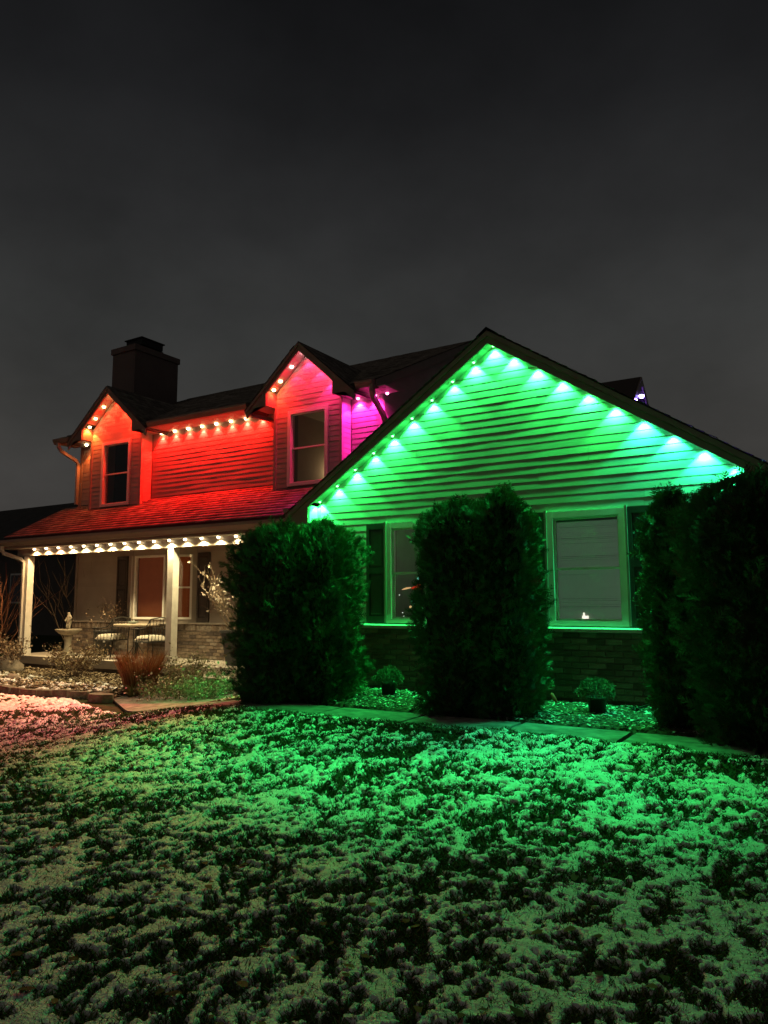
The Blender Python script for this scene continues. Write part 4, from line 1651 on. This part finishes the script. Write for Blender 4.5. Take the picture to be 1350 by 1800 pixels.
MB().lathe([(.075, 0), (.08, .012), (.07, .022)], (cxp, cyp, cz - .012), 16).build('plinth', STAT, ch_, True)

CUSH = mat('seat_cushion', (0.62, 0.58, 0.50), 0.9, 0.08, 12, 0.2, 60)


def chair(x, y, rot, label):
    root = empty('patio_chair', (x, y, FZ))
    tag(root, label, 'chair', 'wrought iron chairs on the porch')
    R_ = Matrix.Rotation(rot, 3, 'Z')
    T = lambda p: tuple(R_ @ Vector(p) + Vector((x, y, FZ)))
    # seat faces local -x, back at +x
    for sx, sy in ((-.24, -.25), (-.24, .25), (.24, -.25), (.24, .25)):
        top = .66 if sx < 0 else .86
        MB().tube([T((sx, sy, 0)), T((sx, sy, .40)), T((sx + (.05 if sx > 0 else 0), sy, top))], .011, 7).build('leg', METAL, root)
    f = MB()
    for a, b in (((-.24, -.25), (.24, -.25)), ((-.24, .25), (.24, .25)), ((-.24, -.25), (-.24, .25)), ((.24, -.25), (.24, .25))):
        f.tube([T((*a, .40)), T((*b, .40))], .013, 7)
    f.build('seat_frame', METAL, root)
    for sy in (-.25, .25):
        arm = MB()
        arm.tube([T((-.30, sy, .645)), T((-.24, sy, .665)), T((-.05, sy, .66)), T((.12, sy, .69)), T((.22, sy, .76)), T((.29, sy, .86))], .012, 7)
        ar = arm.build('armrest', METAL, root)
        for k in range(4):
            u_ = -.14 + k * .09
            MB().tube([T((u_, sy, .40)), T((u_, sy, .663))], .006, 6).build('spindle', METAL, ar)
    bk_ = MB()
    bk_.tube([T((.29, -.25, .86)), T((.31, 0, .90)), T((.29, .25, .86))], .012, 7)
    bb_ = bk_.build('backrest', METAL, root)
    for k in range(5):
        u_ = -.17 + k * .085
        MB().tube([T((.245, u_, .41)), T((.29, u_, .87))], .006, 6).build('spindle', METAL, bb_)
    cu = MB()
    # pillowy cushion
    nn = 10
    vs, fs = [], []
    for i in range(nn + 1):
        for j in range(nn + 1):
            a, b = i / nn * 2 - 1, j / nn * 2 - 1
            e = (1 - abs(a) ** 6) * (1 - abs(b) ** 6)
            vs.append(T((a * .235, b * .235, .425 + .105 * e ** .4)))
    m_ = (nn + 1) ** 2
    for i in range(nn + 1):
        for j in range(nn + 1):
            a, b = i / nn * 2 - 1, j / nn * 2 - 1
            e = (1 - abs(a) ** 6) * (1 - abs(b) ** 6)
            vs.append(T((a * .235, b * .235, .425 - .012 * e ** .4)))
    for i in range(nn):
        for j in range(nn):
            q_ = i * (nn + 1) + j
            fs.append((q_, q_ + nn + 1, q_ + nn + 2, q_ + 1))
            fs.append((m_ + q_, m_ + q_ + 1, m_ + q_ + nn + 2, m_ + q_ + nn + 1))
    cu.add(vs, fs)
    cu.build('cushion', CUSH, root, True)
    tg = MB()
    t_ = [T((.03, -.262, .36)), T((.09, -.262, .36)), T((.09, -.262, .40)), T((.03, -.262, .40)), T((.03, -.258, .36)), T((.09, -.258, .36)), T((.09, -.258, .40)), T((.03, -.258, .40))]
    tg.add(t_, [(0, 1, 2, 3), (7, 6, 5, 4), (0, 4, 5, 1), (1, 5, 6, 2), (2, 6, 7, 3), (3, 7, 4, 0)])
    tg.build('care_tag', WHITE, root)


chair(-13.55, 1.63, .12, 'iron chair with beige cushion left of the round table')
chair(-12.28, 1.62, -.05, 'iron chair with pale cushion right of the round table')
tb = empty('bistro_table', (-13.05, 1.98, FZ))
tag(tb, 'round pale topped table between the two porch chairs', 'table')
MB().lathe([(.47, .70), (.49, .715), (.49, .735), (.47, .745), (.02, .746)], (-13.05, 1.90, FZ), 36).build('table_top', mat('table_stone', (.5, .42, .32), .6, .12, 10), tb)
MB().lathe([(.04, .02), (.045, .35), (.04, .69), (.12, .699)], (-13.05, 1.90, FZ), 12).build('pedestal', METAL, tb, True)
for k in range(4):
    a = k * math.pi / 2 + .6
    MB().tube([(-13.05 + .03 * math.cos(a), 1.90 + .03 * math.sin(a), FZ + .30), (-13.05 + .16 * math.cos(a), 1.90 + .16 * math.sin(a), FZ + .10), (-13.05 + .30 * math.cos(a), 1.90 + .30 * math.sin(a), FZ + .012)], .011, 7).build('leg', METAL, tb)
ds = empty('glass_dish', (-13.12, 1.85, FZ + .746))
tag(ds, 'small glass dish on the round porch table', 'dish')
MB().lathe([(.06, .001), (.10, .02), (.12, .05), (.115, .05), (.09, .025), (.01, .012)], (-13.12, 1.85, FZ + .746), 18).build('bowl', mat('dish_glass', (.25, .3, .28), .1, spec=.7), ds, True)
MB().lathe([(.03, .013), (.03, .05), (.012, .07), (.012, .09)], (-13.10, 1.85, FZ + .746), 12).build('candle', mat('candle_wax', (.4, .42, .38), .6), ds, True)


def leaf_cards(P, size, seed, cols, n_mult=1):
    r = np.random.default_rng(seed)
    n = len(P)
    A = r.normal(0, 1, (n, 3))
    A /= np.linalg.norm(A, axis=1, keepdims=True)
    B = np.cross(A, r.normal(0, 1, (n, 3)))
    B /= np.linalg.norm(B, axis=1, keepdims=True)
    L = (size * r.uniform(.6, 1.4, n))[:, None]
    V = np.stack([P, P + A * L * .5 + B * L * .32, P + A * L, P + A * L * .5 - B * L * .32], 1).reshape(-1, 3)
    F = np.arange(n * 4).reshape(n, 4)
    c = np.array(cols)[r.integers(0, len(cols), n)] * r.uniform(.7, 1.3, (n, 1))
    return V, F, np.repeat(c, 4, 0)


LEAFC = mat('dry_leaf', (.2, .15, .08), .8, attr=True, spec=.1)


def branches(base, n, h, spread, seed, rad=.008, curl=.25, sub=3, up=1.0):
    r = random.Random(seed)
    mb = MB()
    tips = []
    for k in range(n):
        a = r.uniform(0, 2 * math.pi)
        p = Vector(base) + Vector((r.uniform(-.5, .5) * spread * .35, r.uniform(-.5, .5) * spread * .35, 0))
        d = Vector((math.cos(a) * spread * .6, math.sin(a) * spread * .6, h * up * r.uniform(.7, 1.1)))
        pts = [p]
        m = 6
        for i in range(m):
            p = p + d / m + Vector((r.uniform(-1, 1), r.uniform(-1, 1), r.uniform(-.4, .4))) * (d.length * curl / m)
            pts.append(p)
            if i >= 2:
                tips.append(p.copy())
        mb.tube(pts, [rad * (1 - .75 * i / m) for i in range(m + 1)], 5)
        for s_ in range(sub):
            i = r.randint(2, m - 1)
            q_ = pts[i]
            e = d * .28 + Vector((r.uniform(-1, 1), r.uniform(-1, 1), r.uniform(-.2, .8))) * (d.length * .22)
            q2 = q_ + e * .5 + Vector((r.uniform(-1, 1), r.uniform(-1, 1), r.uniform(-1, 1))) * .06 * d.length * .4
            q3 = q_ + e
            mb.tube([q_, q2, q3], [rad * .5, rad * .4, rad * .15], 4)
            tips += [q2, q3]
    return mb, tips


TWIG = mat('twig_bark', (.24, .18, .12), .85, .2, 20)
TWIGD = mat('twig_dark', (.13, .09, .065), .9, .2, 20)
TWIGR = mat('twig_red', (.30, .13, .07), .8, .2, 20)


def shrub(name, base, n, h, spread, seed, label, cat, group=None, leaf=None, nleaf=0, cols=((.25, .2, .12),), tm=None, rad=.008, sub=3, curl=.25, up=1.0, jit=.05):
    root = empty(name, base)
    tag(root, label, cat, group)
    mb, tips = branches(base, n, h, spread, seed, rad, curl, sub, up)
    mb.build('branches', tm or TWIG, root)
    if nleaf:
        r = np.random.default_rng(seed)
        T_ = np.array([tuple(t) for t in tips])
        P = T_[r.integers(0, len(T_), nleaf)] + r.normal(0, jit, (nleaf, 3))
        P[:, 2] = np.maximum(P[:, 2], base[2] + .02)
        V, F, C = leaf_cards(P, leaf, seed, cols)
        np_obj('leaves', V, F, LEAFC, root, colors=C)
    return root


# tall grey planter with a bare shrub at the right end of the porch
pl = empty('tall_planter', (-9.97, 1.75, FZ))
tag(pl, 'tall grey tapered planter near the porch steps', 'planter')
PLM = mat('grey_planter', (.085, .09, .09), .6, .08, 8)
MB().add([(-10.12, 1.60, FZ), (-9.82, 1.60, FZ), (-9.82, 1.90, FZ), (-10.12, 1.90, FZ), (-10.20, 1.52, FZ + .62), (-9.74, 1.52, FZ + .62), (-9.74, 1.98, FZ + .62), (-10.20, 1.98, FZ + .62)],
         [(0, 3, 2, 1), (4, 5, 6, 7), (0, 1, 5, 4), (1, 2, 6, 5), (2, 3, 7, 6), (3, 0, 4, 7)]).build('body', PLM, pl)
MB().box(-10.22, -9.72, 1.50, 2.00, FZ + .621, FZ + .67).build('rim', PLM, pl)
shrub('planter_shrub', (-9.97, 1.75, FZ + .60), 11, 1.05, 1.0, 81, 'bare twiggy shrub with pale curled leaves in the grey planter', 'shrub', leaf=.065, nleaf=300, cols=((.55, .47, .38), (.40, .32, .24), (.6, .55, .48)), rad=.008, jit=.03)
# dark planter with dried plant at the left
pd = empty('dark_planter', (-14.45, 2.15, FZ))
tag(pd, 'dark planter pot behind the left porch chair', 'planter')
MB().lathe([(.16, 0), (.22, .50), (.25, .52), (.25, .58), (.21, .58), (.20, .53)], (-14.45, 2.15, FZ), 20).build('pot', mat('black_pot', (.03, .028, .026), .5), pd, True)
shrub('dried_plant', (-14.45, 2.15, FZ + .52), 12, .62, .6, 82, 'dried flower heads rising from the dark porch planter', 'plant', leaf=.045, nleaf=260, cols=((.25, .16, .10), (.35, .26, .18), (.15, .10, .07)), tm=TWIGD, rad=.005)

# ------------------------------------------------------------------ bed in front of the porch
BSOIL = mat('bed_soil', (.07, .052, .038), .95, .4, 12, .6, 50, spec=.05)
fx = np.linspace(-20, -8.9, 90)
fy = np.linspace(-1.25, 1.22, 22)
FX, FY = np.meshgrid(fx, fy)


def fbed_edge(x):
    return np.interp(x, [-20, -14.5, -13.3, -12.3, -11.2, -10.45, -10.2, -8.9], [-1.0, -.98, -1.02, -1.10, -.88, -.70, .2, .7])


def fbed_z(x, y):
    e = fbed_edge(x)
    return -0.30 + 0.10 * sstep(0.0, 0.5, np.asarray(y) - e) + 0.03 * (fbm(np.asarray(x) * 2.2, np.asarray(y) * 2.2, 3) - .5)


T_ = (FY - fy[0]) / (fy[-1] - fy[0])
FYe = fbed_edge(FX) + T_ * (1.25 - fbed_edge(FX))
FZZ = fbed_z(FX, FYe)
V = np.stack([FX.ravel(), FYe.ravel(), FZZ.ravel()], 1)
idx = np.arange(FX.size).reshape(FX.shape)
F = np.stack([idx[:-1, :-1].ravel(), idx[:-1, 1:].ravel(), idx[1:, 1:].ravel(), idx[1:, :-1].ravel()], 1)
tag(np_obj('porch_bed', V, F, BSOIL, smooth=True), 'raised planting bed in front of the porch', kind='structure')
# edging stones
EDGE = mat('edging_stone', (.17, .145, .115), .9, .3, 10, .6, 30, spec=.1, rand=.25)
x = -14.6
k = 0
while x < -10.55:
    L = random.uniform(.30, .42)
    y = float(fbed_edge(x + L / 2)) - .03
    y2 = float(fbed_edge(x + L)) - .03
    hh = random.uniform(.12, .16)
    g = float(ground_z(x, y)) - .03
    m = MB()
    c = lambda a: random.uniform(-.015, .015)
    yb0, yb1 = float(fbed_edge(x)) - .03, y2
    m.add([(x + .01, yb0 - .09 + c(0), g), (x + L - .01, yb1 - .09 + c(0), g), (x + L - .01, yb1 + .09, g), (x + .01, yb0 + .09, g),
           (x + .025, yb0 - .075 + c(0), g + hh), (x + L - .025, yb1 - .075 + c(0), g + hh + c(0)), (x + L - .025, yb1 + .08, g + hh), (x + .025, yb0 + .08, g + hh + c(0))],
          [(0, 3, 2, 1), (4, 5, 6, 7), (0, 1, 5, 4), (1, 2, 6, 5), (2, 3, 7, 6), (3, 0, 4, 7)])
    o = m.build('edging_stone', EDGE)
    tag(o, '%s edging stone from the left in the porch bed border' % ORD[k] if k < len(ORD) else 'edging stone at the right end of the porch bed border', 'stone', 'edging stones of the porch bed')
    bv = o.modifiers.new('bevel', 'BEVEL')
    bv.width = .015
    bv.segments = 2
    x += L + .008
    k += 1
# flat stepping stone at the bed corner
st = MB()
nn = 9
pr_ = [(.26 * (1 + .18 * math.sin(3 * a + 1)) * math.cos(a), .17 * (1 + .15 * math.cos(2 * a)) * math.sin(a)) for a in [2 * math.pi * i / nn for i in range(nn)]]
st.add([(-10.42 + a, -.98 + b, -.36) for a, b in pr_] + [(-10.42 + a * .96, -.98 + b * .96, -.21) for a, b in pr_], [tuple(range(nn, 2 * nn))] + [(i, (i + 1) % nn, (i + 1) % nn + nn, i + nn) for i in range(nn)])
o = st.build('flat_stone', EDGE)
tag(o, 'flat grey stone at the corner of the bed beside the ornamental grass', 'stone')
# leaf litter, pebbles and snow crumbs
V, F, C = chips(9000, (-16.5, -9.2), (-1.0, 1.15), lambda a, b: np.where(np.asarray(b) > fbed_edge(a) + .03, fbed_z(a, b) + .005, -2.0), .030, [(.20, .15, .09), (.30, .24, .15), (.10, .07, .045), (.45, .38, .28), (.14, .10, .06)], 91, .6)
tag(np_obj('leaf_litter', V, F, CHIPM, colors=C), 'fallen leaves and litter in the porch bed', 'leaf litter', kind='stuff')
sx_ = np.random.default_rng(5)
sx = np.linspace(-17, -10.6, 520)
sy = np.linspace(0, 1, 90)
SX, SY = np.meshgrid(sx, sy)
SYe = fbed_edge(SX) + .02 + SY * 1.15
sn_ = .6 * fbm(SX * 4.0 + 9, SYe * 7 + 4, 4, .65) + .4 * fbm(SX * 17, SYe * 19, 3, .65) - .555 + .08 * sstep(-12, -14.5, SX) - .10 * SY
sz = fbed_z(SX, SYe) + np.where(sn_ > 0, .010 + .022 * np.clip(sn_ / .10, 0, 1) + .012 * (fbm(SX * 30, SYe * 30, 2) - .5), -.03)
idx = np.arange(SX.size).reshape(SX.shape)
q = np.stack([idx[:-1, :-1], idx[:-1, 1:], idx[1:, 1:], idx[1:, :-1]], -1)
kp = sn_ > 0
kq = kp[:-1, :-1] | kp[:-1, 1:] | kp[1:, 1:] | kp[1:, :-1]
F = q[kq]
used = np.unique(F)
remap = -np.ones(SX.size, dtype=np.int64)
remap[used] = np.arange(len(used))
V = np.stack([SX.ravel(), SYe.ravel(), sz.ravel()], 1)[used]
tag(np_obj('bed_snow', V, remap[F], SNOW, smooth=False), 'thin patches of snow among the plants of the porch bed', 'snow', kind='stuff')
# a few rocks
ROCK = mat('field_stone', (.25, .21, .17), .9, .3, 6, .6, 20, spec=.1)


def rock(x, y, z, s, seed, label):
    r = random.Random(seed)
    bm_ = MB()
    n1, n2 = 9, 7
    vs = []
    for i in range(n2 + 1):
        ph = math.pi * i / n2
        for j in range(n1):
            a = 2 * math.pi * j / n1
            k_ = 1 + r.uniform(-.16, .16)
            vs.append((x + s[0] * k_ * math.sin(ph) * math.cos(a), y + s[1] * k_ * math.sin(ph) * math.sin(a), z + s[2] * k_ * math.cos(ph)))
    fs = [(i * n1 + j, (i + 1) * n1 + j, (i + 1) * n1 + (j + 1) % n1, i * n1 + (j + 1) % n1) for i in range(n2) for j in range(n1)]
    bm_.add(vs, fs)
    tag(bm_.build('rock', ROCK, None, True), label, 'rock', 'rocks in the porch bed')


rock(-15.6, .55, -.13, (.45, .3, .24), 1, 'large mossy rock in front of the left porch post')
rock(-13.9, -.35, -.2, (.20, .14, .09), 2, 'small flat rock in the snowy part of the porch bed')
rock(-14.7, -.55, -.2, (.24, .16, .1), 3, 'flat rock at the left edge of the porch bed')

DRY = ((.23, .17, .10), (.33, .27, .18), (.16, .11, .07), (.42, .36, .25))
shrub('dry_hydrangea', (-13.05, .45, -.22), 46, .52, .75, 101, 'round brown dried shrub in front of the birdbath', 'shrub', leaf=.05, nleaf=1500, cols=DRY[:3], tm=TWIGD, rad=.005, jit=.04)
shrub('dry_hydrangea', (-15.35, .55, -.15), 22, .58, .5, 102, 'dried shrub with brown flower heads at the foot of the left post', 'shrub', leaf=.05, nleaf=520, cols=((.25, .17, .11), (.36, .28, .2), (.14, .09, .06)), tm=TWIGD, rad=.005)
shrub('dry_perennial', (-9.95, .45, -.25), 36, .48, .55, 103, 'dry grey green perennial right of the red ornamental grass', 'plant', leaf=.04, nleaf=1100, cols=((.26, .27, .15), (.36, .33, .22), (.2, .2, .11)), rad=.004, jit=.05)
shrub('dry_perennial', (-9.30, -.35, -.28), 46, .30, .95, 104, 'low sprawling dry plant beside the front walk', 'plant', leaf=.042, nleaf=1700, cols=((.34, .29, .2), (.23, .19, .12), (.45, .40, .30), (.14, .17, .09)), rad=.005, jit=.07, up=.8)
shrub('bent_branches', (-8.75, .05, -.25), 14, .42, 1.3, 105, 'pale bent branches drooping near the porch steps', 'plant', leaf=.05, nleaf=260, cols=((.5, .42, .3), (.38, .3, .2)), rad=.009, curl=.5, jit=.05)
shrub('dry_perennial', (-8.45, -.55, -.22), 40, .24, .6, 106, 'low grey plant against the left evergreen', 'plant', leaf=.04, nleaf=1200, cols=((.3, .27, .2), (.2, .2, .12), (.42, .38, .3)), rad=.004, jit=.07)

# red ornamental grass
og = empty('ornamental_grass', (-10.35, -.25, -.26))
tag(og, 'upright clump of rust red ornamental grass in front of the porch', 'ornamental grass')
r = np.random.default_rng(111)
n = 2200
a = r.uniform(0, 2 * math.pi, n)
b0 = np.sqrt(r.random(n)) * .23
P0 = np.stack([-10.35 + b0 * np.cos(a), -.25 + b0 * np.sin(a), np.full(n, -.29)], 1)
h_ = r.uniform(.42, .80, n)
ln = (b0 / .23 * .34 + r.uniform(-.05, .12, n)) * h_
az_ = a + r.normal(0, .5, n)
P1 = P0 + np.stack([ln * .35 * np.cos(az_), ln * .35 * np.sin(az_), h_ * .55], 1)
P2 = P0 + np.stack([ln * 1.0 * np.cos(az_), ln * 1.0 * np.sin(az_), h_], 1)
w_ = .0045
tx = np.stack([-np.sin(az_ + 1.2), np.cos(az_ + 1.2), np.zeros(n)], 1) * w_
V = np.stack([P0 - tx, P0 + tx, P1 + tx, P1 - tx, P2], 1).reshape(-1, 3)
i0 = np.arange(n) * 5
F = np.concatenate([np.stack([i0, i0 + 1, i0 + 2], 1), np.stack([i0, i0 + 2, i0 + 3], 1), np.stack([i0 + 3, i0 + 2, i0 + 4], 1)])
gc = np.array([(.40, .20, .10), (.48, .27, .14), (.28, .13, .07), (.48, .38, .22)])
C = gc[r.choice(4, n, p=[.4, .3, .2, .1])] * r.uniform(.7, 1.2, (n, 1))
np_obj('blades', V, F, LEAFC, og, colors=np.repeat(C, 5, 0))
r = np.random.default_rng(112)
n = 160
a = r.uniform(0, 2 * math.pi, n)
P0 = np.stack([-10.18 + .05 * np.cos(a), -.55 + .05 * np.sin(a), np.full(n, -.30)], 1)
h_ = r.uniform(.12, .26, n)
ln = r.uniform(.05, .25, n)
P1 = P0 + np.stack([ln * .4 * np.cos(a), ln * .4 * np.sin(a), h_ * .8], 1)
P2 = P0 + np.stack([ln * np.cos(a), ln * np.sin(a), h_ * .9], 1)
tx = np.stack([-np.sin(a + 1), np.cos(a + 1), np.zeros(n)], 1) * .006
V = np.stack([P0 - tx, P0 + tx, P1 + tx, P1 - tx, P2], 1).reshape(-1, 3)
i0 = np.arange(n) * 5
F = np.concatenate([np.stack([i0, i0 + 1, i0 + 2], 1), np.stack([i0, i0 + 2, i0 + 3], 1), np.stack([i0 + 3, i0 + 2, i0 + 4], 1)])
tuft = np_obj('grass_tuft', V, F, LEAFC, colors=np.tile(np.array([[.35, .33, .16]]), (len(V), 1)))
tag(tuft, 'small straw coloured tuft at the base of the red grass', 'plant')

# ------------------------------------------------------------------ things beside and behind the porch
for i, (x, y, h, n, sd_, lab) in enumerate(((-16.6, 3.0, 2.5, 13, 121, 'tall bare shrub behind the left porch post'), (-15.9, 4.4, 2.6, 10, 122, 'tall bare shrub behind the birdbath'), (-17.4, 1.3, 2.3, 9, 123, 'bare reddish shrub at the left edge of the picture'))):
    shrub('bare_shrub', (x, y, -.3), n, h, 1.2, sd_, lab, 'shrub', 'bare shrubs beside the porch', tm=TWIGR if i == 2 else TWIG, rad=.013, sub=6, curl=.35)

# round evergreen at the left edge
rb = empty('round_evergreen', (-16.9, .55, -.3))
tag(rb, 'dark rounded evergreen at the left edge beside the porch', 'evergreen')
r = np.random.default_rng(131)
n = 5000
d = r.normal(0, 1, (n, 3))
d /= np.linalg.norm(d, axis=1, keepdims=True)
d[:, 2] = np.abs(d[:, 2]) * 1.0 - .1
lump = .75 + .4 * vnoise3(d * 2.5 + 11)
P = np.array([-16.95, .45, .05]) + d * np.array([.62, .62, .55]) * lump[:, None] * np.clip(r.normal(.95, .08, (n, 1)), .6, 1.1)
V_, F_ = fronds(P, d + r.normal(0, .5, (n, 3)), r.normal(0, 1, (n, 3)), r.uniform(.06, .12, n))
c = np.array([(.035, .06, .022)]) * r.uniform(.6, 1.3, (n, 1))
np_obj('foliage', V_, F_, LEAF, rb, colors=np.repeat(c, len(frond_v), 0))
MB().tube([(-16.95, .45, -.35), (-16.95, .45, .3)], [.05, .02], 6).build('trunk', BARK, rb)

# neighbour's house
nbh = empty('neighbour_house', (-40, 16, 0))
tag(nbh, 'dark neighbouring house with low roofs beyond the porch', 'house')
NW = mat('neighbour_wall', (.10, .09, .08), .9, .1, 2)
NRF = mat('neighbour_roof', (.045, .042, .04), .95, .3, 3, .3, 30)
nw = MB()
nw.box(-46, -30.5, 13, 24, -.5, 4.2)
nw.box(-33, -26, 16, 26, -.5, 4.2)
nw.build('wall', NW, nbh)


def ridge_roof(x0, x1, y0, y1, ze, zr, ax):
    m = MB()
    if ax == 'x':
        ym = (y0 + y1) / 2
        m.prism_x([(y0, ze), (ym, zr), (y1, ze), (y1, ze - .15), (ym, zr - .15), (y0, ze - .15)], x0, x1)
    else:
        xm = (x0 + x1) / 2
        m.prism_y([(x0, ze), (xm, zr), (x1, ze), (x1, ze - .15), (xm, zr - .15), (x0, ze - .15)], y0, y1)
    return m


ridge_roof(-47.0, -29.8, 12.4, 24.6, 4.2, 7.2, 'x').build('roof', NRF, nbh)
ridge_roof(-33.6, -25.4, 15.2, 27, 4.2, 7.0, 'y').build('roof', NRF, nbh)
for xx in (-44, -40, -36):
    w_ = MB().box(xx, xx + 1.2, 12.95, 12.998, 1.2, 2.7)
    wo = w_.build('window', WHITE, nbh)
    MB().box(xx + .08, xx + 1.12, 12.93, 12.949, 1.28, 2.62).build('pane', mat('dark_pane', (.02, .02, .02), .1, spec=.6), wo)
